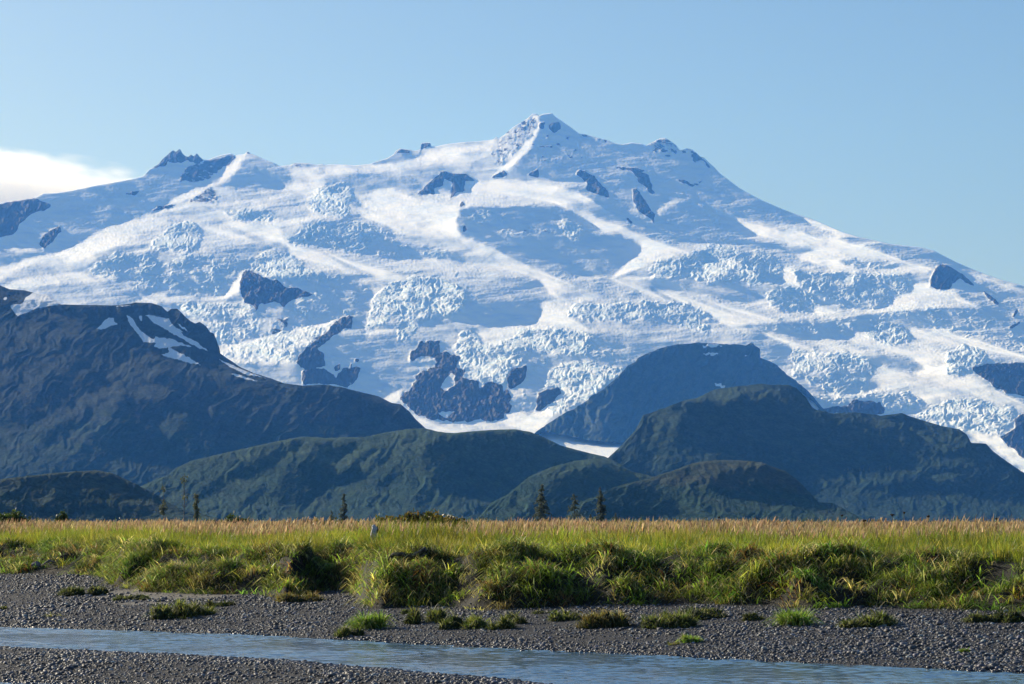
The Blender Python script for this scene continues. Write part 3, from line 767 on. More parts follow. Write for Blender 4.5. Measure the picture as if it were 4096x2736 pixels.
def build_land():
    nu, nt = 1720, 540
    GX, GY, D, _ = relief(SKY_M, 1900, 9500., M.m, nu, nt, dark=-.008, lit=.36, lam=.35, step=6.0)
    rock, crev = sample(M.rock, GX, GY), sample(M.crev, GX, GY)
    warp = fbm(GX / 90, GY / 60, 3, 3)
    x, h = GX + 16 * fbm(GX / 40, GY / 40, 2, 61), GY + 10 * fbm(GX / 60, GY / 40, 2, 62)
    crev0 = np.clip(crev, 0, 1)
    crev = np.clip((crev0 * 2.0 + .55 * warp + .4 * fbm(x / 26, h / 16, 2, 9) - .42) * 1.6, 0, 1) * np.clip(crev0 * 6, 0, 1) * (1 - rock)
    wrinkle = np.clip(.15 + .9 * crev0 + .9 * fbm(GX / 130, GY / 45, 4, 77) + .4 * warp, 0, 1) * (1 - rock) * np.clip((GY - 560) / 160, .15, 1)
    fore = np.abs(np.gradient(D, axis=0)) / np.maximum(np.abs(np.gradient(GY, axis=0)), .2)      # metres of ground per photo px
    bend = h + .22 * GX + 14 * fbm(GX / 150, GY / 120, 2, 31)
    arcs = ridged(x / 110, bend / 11, 2, 22) * .6 + .4 * ridged(x / 60, bend / 7, 2, 23)
    xr, yr = .93 * x + .36 * h, .93 * h - .36 * x                                    # blocks lean with the fall of the ice
    flutes = ridged(xr / 11, yr / 40, 2, 24)
    mixk = np.clip(.55 + 1.0 * fbm(GX / 110, GY / 70, 2, 91), 0, 1)
    big = np.clip(.25 + 1.3 * fbm(GX / 140, GY / 90, 2, 95), 0, 1)
    fine = ridged(xr / 15, yr / 30, 3, 21) * .5 + np.abs(perlin(xr / 8.5, yr / 19, 5)) * .75
    coarse = ridged(xr / 24, yr / 44, 3, 25) * .6 + np.abs(perlin(xr / 14, yr / 26, 26)) * .7
    blocks = fine * (1 - big) + coarse * 1.25 * big
    ser = blocks * mixk + (.55 * arcs + .45 * flutes) * (1 - mixk)
    streak = fbm(GX / 150, (GY + .12 * GX) / 13, 3, 14) + .7 * fbm(GX / 60, (GY - .1 * GX) / 8, 2, 15)
    crag = ridged(x / 52, (h + .5 * x) / 60, 4, 40) - .45 + .5 * fbm(GX / 12, GY / 14, 2, 41)
    size = .5 + .5 * fbm(GX / 100, GY / 70, 3, 8)
    fk = np.clip(fore, 0, 14)
    ex = crev * np.clip(9.0 * size + 4.6, 1.5, 15) * (ser - .35) + wrinkle * (1 - crev) * (.15 * fk + .6) * (arcs - .3) + (1 - crev) * (1 - rock) * .17 * fk * streak + rock * 8.5 * crag + (.3 + .07 * fk) * perlin(GX / 8, GY / 8, 44)
    ex *= np.clip((GY - GY[-1:]) / 10, .3, 1)
    rock = np.clip(rock + .55 * np.clip(fbm(x / 26, h / 20, 4, 88) * 1.6 - .62, 0, 1) * np.clip((760 - GY) / 120, 0, 1) * np.clip((GX - 1950) / 80, 0, 1) * np.clip((2950 - GX) / 150, 0, 1), 0, 1)
    crev = np.clip(crev * (.55 + .45 * mixk) + .25 * wrinkle * (GY > 750), 0, 1)
    mt = terrain('mountain', GX, GY, D, mat_mountain(), ex, {'rock': rock, 'crev': crev})
    TERR['mountain'] = (GX, GY, D)
    mt['label'] = 'glacier covered snow mountain with a pointed summit, filling the background'
    specs = [('plateau', 1850, 3750, .5, (.036, .050, .040), (.060, .072, .058), (.085, .086, .066), 380, 300, 2.6, 'dark flat topped rock hill in front of the glaciers, behind the rounded hill at right'),
             ('left', -520, 2200, .5, (.028, .052, .036), (.038, .050, .044), (.055, .062, .046), 230, 220, 2.2, 'tall dark mountain with snow streaks at the left'),
             ('right', 1880, 4640, .5, (.030, .054, .034), (.042, .062, .040), (.065, .074, .048), 160, 150, 2.0, 'broad dark green hill with a steep shaded face at the right'),
             ('central', 200, 2850, .5, (.034, .064, .038), (.046, .072, .042), (.070, .084, .050), 90, 90, 1.5, 'rounded brushy green hill in front of the glacier tongue'),
             ('right centre', 1700, 3050, .5, (.034, .064, .038), (.046, .072, .042), (.070, .084, .050), 50, 60, 1.2, 'small brushy hill behind the three spruces'),
             ('mound', 2080, 3550, .5, (.032, .060, .036), (.060, .068, .044), (.090, .082, .055), 45, 40, 1.1, 'low brushy mound with a steep right end, right of the spruces'),
             ('low', -520, 1250, .5, (.030, .052, .034), (.044, .060, .040), (.070, .074, .048), 25, 30, .9, 'long low dark mound at the far left foot')]
    for nm, x0, x1, sl, lo, hi, tan, zm, zs, amp, lab in specs:
        h = HILLS[nm]
        c = max(int((x1 - x0) / 4), 40)
        hi_row = int(max(60, min(330, (h.foot - h.sky[:, 1].min()) / 3.2)))
        GX, GY, D, _ = relief(h.sky, h.foot, h.dist, h.m, c, hi_row, x0, x1, slope=.5, levels=3, step=8.0, iters=(220, 180, 130), lit=.36, lam=.3, foot_line=PLATEAU_FOOT if nm == 'plateau' else None)
        if nm == 'plateau':                                   # it stands on the glacier: its foot meets the ice
            MX, MY, MD = TERR['mountain']
            f = np.array([np.interp(-GY[0, q], -MY[:, min(int(np.argmin(np.abs(MX[0] - GX[0, q]))), MX.shape[1] - 1)], MD[:, int(np.argmin(np.abs(MX[0] - GX[0, q])))]) for q in range(c)])
            f = blur_ax(f[None, :], 6, 1)[0] * .992
            grow = D / D[0]
            lim = np.stack([np.interp(-GY[:, q], -MY[:, int(np.argmin(np.abs(MX[0] - GX[0, q])))], MD[:, int(np.argmin(np.abs(MX[0] - GX[0, q])))]) for q in range(c)], 1)
            need = np.log(np.maximum(lim * .985 / f, 1.002)) / np.maximum(np.log(grow), 1e-4)
            p = float(np.clip(np.percentile(need[hi_row // 4:, (GX[0] > 2200) & (GX[0] < 3200)], 2), .25, 1))
            D = f * grow ** p
        k = h.dist / 9711.
        x, w = GX * k, GY * k
        ex = k * (1.7 * fbm(GX / 26, GY / 15, 4, 50, .6) + 1.5 * np.abs(perlin(GX / 19, GY / 12, 51)) + (3.4 + 3.4 * fbm(GX / 130, GY / 110, 2, 19)) * (ridged((GX + .85 * GY + 40 * fbm(GX / 110, GY / 90, 3, 6)) / 60, (GY - .4 * GX) / 230, 3, 60) if nm == 'left' else ridged((GX + (.35 if nm != 'right' else .1) * GY + 45 * fbm(GX / 110, GY / 70, 3, 6)) / 64, GY / 170, 3, 60)))
        if nm == 'plateau':
            ex = ex * 1.3 + k * 17 * (ridged((GX + .25 * GY + 20 * fbm(GX / 70, GY / 70, 2, 6)) / 48, GY / 150, 3, 66) - .4)
        ex *= np.clip((GY - GY[-1:]) / 10, .3, 1)
        TERR[nm] = (GX, GY, D)
        hill_ob = terrain('hill', GX, GY, D, mat_hill('hill_brush_' + nm.replace(' ', '_'), lo, hi, tan, zm, zs), ex, {'crev': sample(h.crev, GX, GY)}, back=.5)
        hill_ob['label'] = lab


# ------------------------------------------------------------------ air, sky and light
def build_air():
    w = bpy.data.worlds.new('World')
    SC.world = w
    w.use_nodes = True
    nt = w.node_tree
    nt.nodes.clear()
    sky = nt.nodes.new('ShaderNodeTexSky')
    sky.sky_type = 'NISHITA'
    sky.sun_disc = False
    sky.sun_elevation = SUN_EL
    sky.sun_rotation = -SUN_AZ
    sky.altitude = 200
    sky.air_density = 1.0
    sky.dust_density = 1.25
    sky.ozone_density = 4.8
    bg = nt.nodes.new('ShaderNodeBackground')
    bg.inputs['Strength'].default_value = 0.074
    out = nt.nodes.new('ShaderNodeOutputWorld')
    nt.links.new(sky.outputs[0], bg.inputs[0])
    nt.links.new(bg.outputs[0], out.inputs[0])
    sl = bpy.data.lights.new('sun', 'SUN')
    sl.energy = 4.2
    sl.angle = math.radians(.5)
    sl.color = (1.0, .95, .90)
    so = bpy.data.objects.new('sun', sl)
    COL.objects.link(so)
    so.rotation_euler = Vector(SUN).to_track_quat('Z', 'Y').to_euler()
    so.location = (-60, 60, 80)
    # haze: a box of even, thin air round everything
    x, y0, y1, z0, z1 = 6500., -420., 20500., -3., 3300.
    Vv = np.array([(sx * x, yy, zz) for zz in (z0, z1) for sx, yy in ((-1, y0), (1, y0), (1, y1), (-1, y1))])
    F = np.array([(3, 2, 1, 0), (4, 5, 6, 7), (0, 1, 5, 4), (1, 2, 6, 5), (2, 3, 7, 6), (3, 0, 4, 7)])
    s = Nodes('haze_air')
    pv = s.n('ShaderNodeVolumePrincipled', {'Color': (.085, .335, 1.0), 'Density': 4.0e-5, 'Anisotropy': 0.0, 'Absorption Color': (1., 1., 1.)})
    m = s.done(pv.outputs[0], 'Volume')
    tag(add('haze', Vv, F, m, smooth=False), kind='stuff')


def build_camera():
    c = bpy.data.cameras.new('camera')
    c.sensor_width = 36
    c.lens = 36 * FPX / 4096
    c.clip_start, c.clip_end = .5, 200000
    o = bpy.data.objects.new('camera', c)
    COL.objects.link(o)
    o.location = (0, 0, CAM_H)
    o.rotation_euler = (math.pi / 2 + PITCH, 0, 0)
    SC.camera = o
    SC.view_settings.view_transform = 'Standard'
    SC.view_settings.look = 'None'
    SC.view_settings.exposure = 0.75
    SC.view_settings.gamma = 1
    cy = SC.cycles
    SC.render.engine = 'CYCLES'
    cy.use_denoising = True
    cy.max_bounces = 6
    cy.diffuse_bounces = 2
    cy.glossy_bounces = 2
    cy.transmission_bounces = 3
    cy.transparent_max_bounces = 6
    cy.volume_bounces = 4
    cy.sample_clamp_indirect = 6
# ------------------------------------------------------------------ river, gravel and bank
EDGE_X = np.array([-40, -9.6, -4.5, 0, 3.6, 6.7, 40.])
EDGE_Y = np.array([72., 45.6, 42.4, 37.7, 34.3, 31.7, 3.])
BAR_X = np.array([-40, -8.1, -3.7, 0, .9, 40.])
BAR_Y = np.array([60., 38.3, 35.0, 30.2, 28.5, -30.])
LOW_X = np.array([-40, -6.2, -3.3, 0, 40.])
LOW_Y = np.array([52., 29.9, 28.6, 24.5, -34.])


def pix_ground(px, py, zf=None):
    """where the ground is met in the direction of a photo position"""
    u, v = bearing(px, py)
    d = np.arange(26., 160., .05)
    z = CAM_H + d * v
    g = ground_z(u * d, d)
    k = np.argmax(z <= g)
    return float(u * d[k]), float(d[k]), float(g[k])


# the foot and the lip of the grass bank as seen in the photo
FOOT_P = np.array([(-400, 2290), (0, 2293), (230, 2296), (400, 2300), (470, 2345), (600, 2366), (800, 2374), (1024, 2376), (1141, 2396), (1259, 2366), (1390, 2357), (1446, 2410), (1517, 2438), (1640, 2426),
                   (1775, 2420), (1900, 2438), (2048, 2436), (2306, 2422), (2498, 2422), (2799, 2413), (3071, 2420), (3250, 2436), (3470, 2424), (3635, 2429), (3870, 2436), (3987, 2443), (4096, 2448), (4500, 2464)], float)
_u, _v = bearing(FOOT_P[:, 0], FOOT_P[:, 1])
_d = np.full(len(_u), 45.)
for _ in range(30):
    _d = (CAM_H + .045 * np.interp(_u * _d, EDGE_X, EDGE_Y)) / (.045 - _v)
FOOT_X, FOOT_Y = _u * _d, _d
LIP_RISE = 1.28


_hr = np.random.default_rng(5)
_hx = _hr.random(190) * 34 - 17
HUMMOCKS = [(float(a), float(max(np.interp(a + q * r, FOOT_X, FOOT_Y) for q in (-.8, 0, .8)) + max(b, .8 * r)), float(r), float(k)) for a, b, r, k in zip(_hx, .05 + 2.3 * _hr.random(190) ** 1.15, .18 + .32 * _hr.random(190), .45 + .45 * _hr.random(190))]


def hummock_z(x, y):
    z = np.zeros_like(x)
    for cx, cy, r, k in HUMMOCKS:
        q = ((x - cx) / r) ** 2 + ((y - cy) / (r * .85)) ** 2
        m = q < 1
        if m.any():
            z[m] = np.maximum(z[m], r * k * np.sqrt(1 - q[m]) * .95)
    return z


def ground_z(x, y, detail=True):
    x, y = np.asarray(x, float), np.asarray(y, float)
    wob = .25 * perlin(x * .55, y * .4, 3) + .12 * perlin(x * 1.7, y * 1.2, 4)
    e1 = np.interp(x, EDGE_X, EDGE_Y) + wob * .8
    e2 = np.interp(x, BAR_X, BAR_Y) + wob * .6
    e3 = np.interp(x, LOW_X, LOW_Y) + wob * .7
    ft = np.interp(x, FOOT_X, FOOT_Y)
    far = np.minimum(.045 * (y - e1), .045 * (ft - e1) + .004 * (y - ft))
    t = np.clip((y - e2) / np.maximum(e1 - e2, .1), 0, 1)
    chan = -np.minimum(.35, np.minimum(.09 * (y - e2), .09 * (e1 - y)))
    bar = np.minimum(np.minimum(.05 * (e2 - y), .06 * (y - e3)), .13)
    low = np.maximum(-.06 * (e3 - y), -.4)
    z = np.where(y > e1, far, np.where(y > e2, chan, np.where(y > e3, bar, low)))
    # grass bank: rises from the foot to the meadow over a couple of metres
    run = 2.6 + .5 * perlin(x * .35, y * 0 + 4.2, 12)
    s = np.clip((y - ft) / run, 0, 1)
    lump = .5 * perlin(x * .9, y * .8, 21) + .35 * perlin(x * 2.1, y * 1.9, 22) + .25 * perlin(x * .35, y * .3, 23)
    prof = np.interp(s, [0, .06, .3, .55, .68, 1], [0, .16, .42, .60, .90, 1.0])
    meadow = LIP_RISE + .04 * perlin(x * .2, y * .08, 31)
    base = np.minimum(far, LIP_RISE)
    zb = base + (meadow - base) * np.clip(prof + .44 * lump * np.clip(s * 5, 0, 1) * np.clip((1 - s) * 2.5, 0, 1), 0, 1.06)
    zb = zb + hummock_z(np.atleast_1d(x), np.atleast_1d(y)).reshape(np.shape(zb)) * np.interp(s, [0, .75, 1], [1, .8, .25])
    z = np.where(y > ft - .5, np.where(y > ft, zb, z + (zb - z) * np.clip((y - ft + .5) / .5, 0, 1) ** 2), z)
    if detail:
        z = z + np.where(y <= ft, .012 * perlin(x * 3, y * 3, 41), 0)
    return z


def spread(lo, hi, fine0, fine1, step, grow=1.25):
    a = list(np.arange(fine0, fine1 + 1e-6, step))
    d = step
    while a[-1] < hi:
        d *= grow
        a.append(min(a[-1] + d, hi))
    d = step
    b = []
    c = fine0
    while c > lo:
        d *= grow
        c = max(c - d, lo)
        b.append(c)
    return np.array(b[::-1] + a)


def build_ground():
    xs = spread(-6300, 6300, -17, 17, .1)
    ys = spread(-400, 20000, 26, 70, .1)
    X, Y = np.meshgrid(xs, ys)
    Z = ground_z(X, Y)
    far = np.clip((Y - 300) / 3000, 0, 1)
    Z = Z * (1 - far) + far * .6
    ft = np.interp(X, FOOT_X, FOOT_Y)
    turf = np.clip((Y - ft + .15) / .3, 0, 1)
    pu, pv = X / Y, (Z - CAM_H) / Y
    s = Nodes('ground_soil_and_gravel')
    co = s.coord()
    tf = s.attr('turf').outputs['Fac']
    gr = s.ramp(s.noise(22, 5, .7, co), [(.3, (.007, .0075, .009)), (.5, (.018, .019, .023)), (.7, (.04, .042, .05))])
    sand = s.attr('sand').outputs['Fac']
    gr = s.mix(sand, gr, s.ramp(s.noise(6, 5, .7, co), [(.3, (.12, .11, .095)), (.7, (.19, .175, .15))]))
    so = s.ramp(s.noise(5, 6, .7, co), [(.3, (.006, .006, .004)), (.55, (.013, .013, .007)), (.75, (.024, .030, .009))])
    c = s.mix(tf, gr, so)
    h = s.noise(30, 4, .6, co)
    mt = s.done(s.bsdf(c, .85, s.bump(h, .7, .03), .3))
    # the pale silt patch by the small mound at the left
    sandm = np.zeros_like(X)
    for (cx, cy, w, d) in ((-8.0, 53.6, 1.4, 1.6), (-6.9, 52.2, 1.3, .8), (-7.6, 50.4, .8, .35)):
        sandm = np.maximum(sandm, np.clip(1.6 - 1.6 * (((X - cx) / w) ** 2 + ((Y - cy) / d) ** 2) + .5 * perlin(X * 1.5, Y * 1.2, 9), 0, 1))
    o = add('ground', np.stack([X, Y, Z], -1).reshape(-1, 3), grid_faces(*X.shape), mt, attrs={'turf': turf.ravel(), 'sand': sandm.ravel()})
    tag(o, 'dark gravel shore rising to the turf of the meadow', None, None, 'structure')
    # river
    s = Nodes('river_water')
    co = s.coord()
    rot = s.n('ShaderNodeMapping', {'Vector': co, 'Rotation': (0, 0, .7), 'Scale': (1.0, .5, 1)}).outputs[0]
    n1 = s.noise(2.2, 4, .6, rot)
    n2 = s.noise(7.5, 3, .6, rot)
    patch = s.ramp(s.noise(.35, 3, .5, s.coord((1, .6, 1))), [(.38, .25), (.62, 1.0)])
    hh = s.math('MULTIPLY', s.math('ADD', s.math('MULTIPLY', n1, .7), s.math('MULTIPLY', n2, .25)), patch)
    w = s.n('ShaderNodeBsdfPrincipled', {'Base Color': (.012, .045, .10), 'Roughness': .14, 'IOR': 1.333, 'Normal': s.bump(hh, .3, .10)})
    wm = s.done(w.outputs[0])
    xs = spread(-70, 70, -12, 11, .07, 1.3)
    ys = spread(-15, 80, 27, 52, .05, 1.3)
    X, Y = np.meshgrid(xs, ys)
    a, b = X * .8 + Y * .6, Y * .8 - X * .6
    calm = np.clip(.75 + .8 * fbm(X * .35, Y * .3, 2, 5), .3, 1.3)
    Z = calm * (.013 * fbm(a * 3.6, b * 5.0, 2, 2) + .006 * perlin(a * 7, b * 9, 3) + .0045 * perlin(a * .9, b * 1.6, 8))
    tag(add('river', np.stack([X, Y, Z], -1).reshape(-1, 3), grid_faces(*X.shape), wm), 'narrow blue rippled river channel', None, None, 'structure')


def ico(level):
    t = (1 + 5 ** .5) / 2
    v = [(-1, t, 0), (1, t, 0), (-1, -t, 0), (1, -t, 0), (0, -1, t), (0, 1, t), (0, -1, -t), (0, 1, -t), (t, 0, -1), (t, 0, 1), (-t, 0, -1), (-t, 0, 1)]
    f = [(0, 11, 5), (0, 5, 1), (0, 1, 7), (0, 7, 10), (0, 10, 11), (1, 5, 9), (5, 11, 4), (11, 10, 2), (10, 7, 6), (7, 1, 8), (3, 9, 4), (3, 4, 2), (3, 2, 6), (3, 6, 8), (3, 8, 9), (4, 9, 5), (2, 4, 11), (6, 2, 10), (8, 6, 7), (9, 8, 1)]
    v = [np.array(p) / np.linalg.norm(p) for p in v]
    for _ in range(level):
        mid, nf = {}, []
        def m(a, b):
            k = (min(a, b), max(a, b))
            if k not in mid:
                p = v[a] + v[b]
                v.append(p / np.linalg.norm(p))
                mid[k] = len(v) - 1
            return mid[k]
        for a, b, c in f:
            ab, bc, ca = m(a, b), m(b, c), m(c, a)
            nf += [(a, ab, ca), (b, bc, ab), (c, ca, bc), (ab, bc, ca)]
        f = nf
    return np.array(v), np.array(f)


def scatter_mesh(name, protos, pos, size, rot, tilt, squash, colr, mat):
    """many small solids as one mesh; protos: list of (V, F)"""
    Vs, Fs, Cs, off = [], [], [], 0
    kind = RNG.integers(0, len(protos), len(pos))
    for k, (pv, pf) in enumerate(protos):
        i = np.where(kind == k)[0]
        if not len(i):
            continue
        p = pv[None] * (size[i, None, None] * squash[i][:, None, :])
        ct, st = np.cos(tilt[i])[:, None], np.sin(tilt[i])[:, None]
        y, z = p[..., 1] * ct - p[..., 2] * st, p[..., 1] * st + p[..., 2] * ct
        cr, sr = np.cos(rot[i])[:, None], np.sin(rot[i])[:, None]
        q = np.stack([p[..., 0] * cr - y * sr, p[..., 0] * sr + y * cr, z], -1) + pos[i][:, None, :]
        Vs.append(q.reshape(-1, 3))
        Fs.append((pf[None] + (np.arange(len(i)) * len(pv))[:, None, None] + off).reshape(-1, 3))
        Cs.append(np.repeat(colr[i], len(pv), axis=0))
        off += len(i) * len(pv)
    return add(name, np.concatenate(Vs), np.concatenate(Fs), mat, attrs={'tint': np.concatenate(Cs)})


def on_gravel(x, y):
    z = ground_z(x, y)
    ft = np.interp(x, FOOT_X, FOOT_Y)
    return z, (y < ft + .1) & (z > -.05)


def build_gravel():
    s = Nodes('river_stones')
    t = s.attr('tint').outputs['Color']
    c = s.mix(.35, t, s.ramp(s.noise(45, 4, .6, s.coord()), [(.3, .6), (.7, 1.4)]), 'MULTIPLY')
    geo = s.n('ShaderNodeNewGeometry')
    z = s.n('ShaderNodeSeparateXYZ', {'Vector': geo.outputs['Position']}).outputs[2]
    wet = s.ramp(s.math('MULTIPLY', z, 12., clamp=True), [(.1, 1.), (.45, 0.)])
    c = s.mix(wet, c, s.mix(1., c, (.5, .5, .52), 'MULTIPLY'))
    m = s.done(s.bsdf(c, s.math('MULTIPLY_ADD', wet, -.25, .56), None, .4))
    protos1, protos0 = [], []
    for k in range(6):
        v, f = ico(1)
        d = 1 + .22 * perlin(v[:, 0] * 1.3 + k * 9, v[:, 1] * 1.3 + v[:, 2] * 1.7, k)
        protos1.append((v * d[:, None], f))
        v, f = ico(0)
        d = 1 + .3 * (np.random.default_rng(k).random(12) - .5)
        protos0.append((v * d[:, None], f))

    def field(n, x0, x1, y0, y1, smin, smax, powr, protos, name):
        # even in the picture rather than on the ground: more of them close by
        y = y0 * (y1 / y0) ** RNG.random(n)
        x = (RNG.random(n) - .5) * 2 * (.245 * y + 3.5)
        z, ok = on_gravel(x, y)
        dens = .75 + .5 * perlin(x * .5, y * .4, 77)
        ok &= RNG.random(n) < dens
        for (cx, cy, w, d) in ((-8.0, 53.6, 1.4, 1.6), (-6.9, 52.2, 1.3, .8), (-7.6, 50.4, .8, .35)):
            ok &= (((x - cx) / w) ** 2 + ((y - cy) / d) ** 2 > .8) | (RNG.random(n) < .15)
        x, y, z = x[ok], y[ok], z[ok]
        k = len(x)
        u = RNG.random(k) ** powr
        size = smin * (smax / smin) ** u
        size *= 1 + .45 * np.clip(fbm(x * .6, y * .35, 3, 44), -.7, 1.2)
        size *= 1.0 + .28 * np.clip(np.abs(x) / 7, 0, 1) * (y > np.interp(x, EDGE_X, EDGE_Y))
        sq = np.column_stack([np.ones(k), .6 + .35 * RNG.random(k), .38 + .3 * RNG.random(k)])
        g = np.exp(RNG.normal(0, .6, k)) * .050
        hue = RNG.random((k, 3)) * .16 + np.array([.86, .90, 1.08])
        colr = np.clip(g[:, None] * hue, .02, .55)
        odd = RNG.random(k) < .05
        colr[odd] = np.array([.16, .19, .20])[None] * (0.8 + .6 * RNG.random((odd.sum(), 1)))
        pos = np.column_stack([x, y, z + size * .12])
        o = scatter_mesh(name, protos, pos, size, RNG.random(k) * 6.283, RNG.normal(0, .35, k), sq, colr, m)
        return o
    a = field(135000, -15, 15, 27, 64, .014, .042, 1.7, protos1, 'gravel')
    tag(a, 'dark grey rounded river stones covering the shore', None, None, 'stuff')
    b = field(220000, -15, 15, 27, 64, .009, .022, 1.0, protos0, 'fine_gravel')
    tag(b, 'fine grey shingle between the larger river stones', None, None, 'stuff')


# ------------------------------------------------------------------ grass
def blades(x, y, z, h, w, lean_dir, lean, colr, segs=3, curl=.6):
    """flat tapering curved blades; returns V, F(quads), colour"""
    n = len(x)
    k = np.linspace(0, 1, segs + 1)
    face = RNG.random(n) * np.pi
    fx, fy = np.cos(face), np.sin(face)
    dx, dy = np.cos(lean_dir), np.sin(lean_dir)
    V = np.zeros((n, segs + 1, 2, 3))
    for i, t in enumerate(k):
        b = lean * t + curl * lean * t * t
        out = h * b * .8
        up = h * t * np.sqrt(np.clip(1 - .45 * np.clip(b, 0, 1.45) ** 2, .05, 1))
        up = np.where(b > 1.2, up - h * .35 * (b - 1.2), up)
        ww = w * (1 - t ** 1.6) * .5 + w * .06
        cx, cy, cz = x + dx * out, y + dy * out, z + up
        V[:, i, 0] = np.column_stack([cx - fx * ww, cy - fy * ww, cz])
        V[:, i, 1] = np.column_stack([cx + fx * ww, cy + fy * ww, cz])
    base = (np.arange(n) * (segs + 1) * 2)[:, None]
    F = []
    for i in range(segs):
        a = 2 * i
        F.append(np.stack([base[:, 0] + a, base[:, 0] + a + 1, base[:, 0] + a + 3, base[:, 0] + a + 2], -1))
    F = np.concatenate(F)
    if colr.ndim == 2:
        C = np.repeat(colr, (segs + 1) * 2, axis=0)
    else:                                                     # base and tip colour
        tt = np.repeat(k, 2)[None, :, None]
        C = (colr[:, 0, None, :] * (1 - tt) + colr[:, 1, None, :] * tt).reshape(-1, 3)
    return V.reshape(-1, 3), F, C


def mat_grass(name='grass_blades', trans=.55, rough=.45, glow=(1.5, 1.6, .9)):
    s = Nodes(name)
    c = s.attr('tint').outputs['Color']
    p = s.bsdf(c, rough, None, .35)
    t = s.n('ShaderNodeBsdfTranslucent', {'Color': s.mix(1., c, glow, 'MULTIPLY')}).outputs[0]
    mx = s.n('ShaderNodeMixShader', {0: trans, 1: p, 2: t})
    return s.done(mx.outputs[0])


GREEN = np.array([(.085, .125, .022), (.12, .15, .028), (.06, .105, .02), (.16, .16, .035), (.20, .175, .06)])
TAN = np.array([(.36, .27, .17), (.44, .34, .22), (.29, .21, .13), (.32, .22, .15)])


def pick(pal, n, var=.18, p=None):
    c = pal[RNG.choice(len(pal), n, p=p)]
    return c * np.exp(RNG.normal(0, var, (n, 1))) * (1 + RNG.normal(0, .06, (n, 3)))


def merge(parts):
    V, F, C, off = [], [], [], 0
    for v, f, c in parts:
        V.append(v); F.append(f + off); C.append(c)
        off += len(v)
    return np.concatenate(V), np.concatenate(F), np.concatenate(C)


def clumped(n_cl, per, d0, d1, spread_, side=.245):
    """stems gathered in tussocks: positions, tussock index and direction from its middle"""
    r = d0 + (d1 - d0) * RNG.random(n_cl) if d0 < 5 else d0 * (d1 / d0) ** RNG.random(n_cl)
    x = (RNG.random(n_cl) - .5) * 2 * (side * (64 + r) + 1.5)
    y = np.interp(x, FOOT_X, FOOT_Y) + r
    vis = np.abs(x) < .225 * y + 5.
    x, y, r = x[vis], y[vis], r[vis]
    i = np.repeat(np.arange(len(x)), per)
    a, q = RNG.random(len(i)) * 6.283, np.sqrt(RNG.random(len(i)))
    sp = (spread_ * (.6 + .8 * RNG.random(len(x))))[i]
    return x[i] + np.cos(a) * q * sp, y[i] + np.sin(a) * q * sp, i, a, q, len(x)


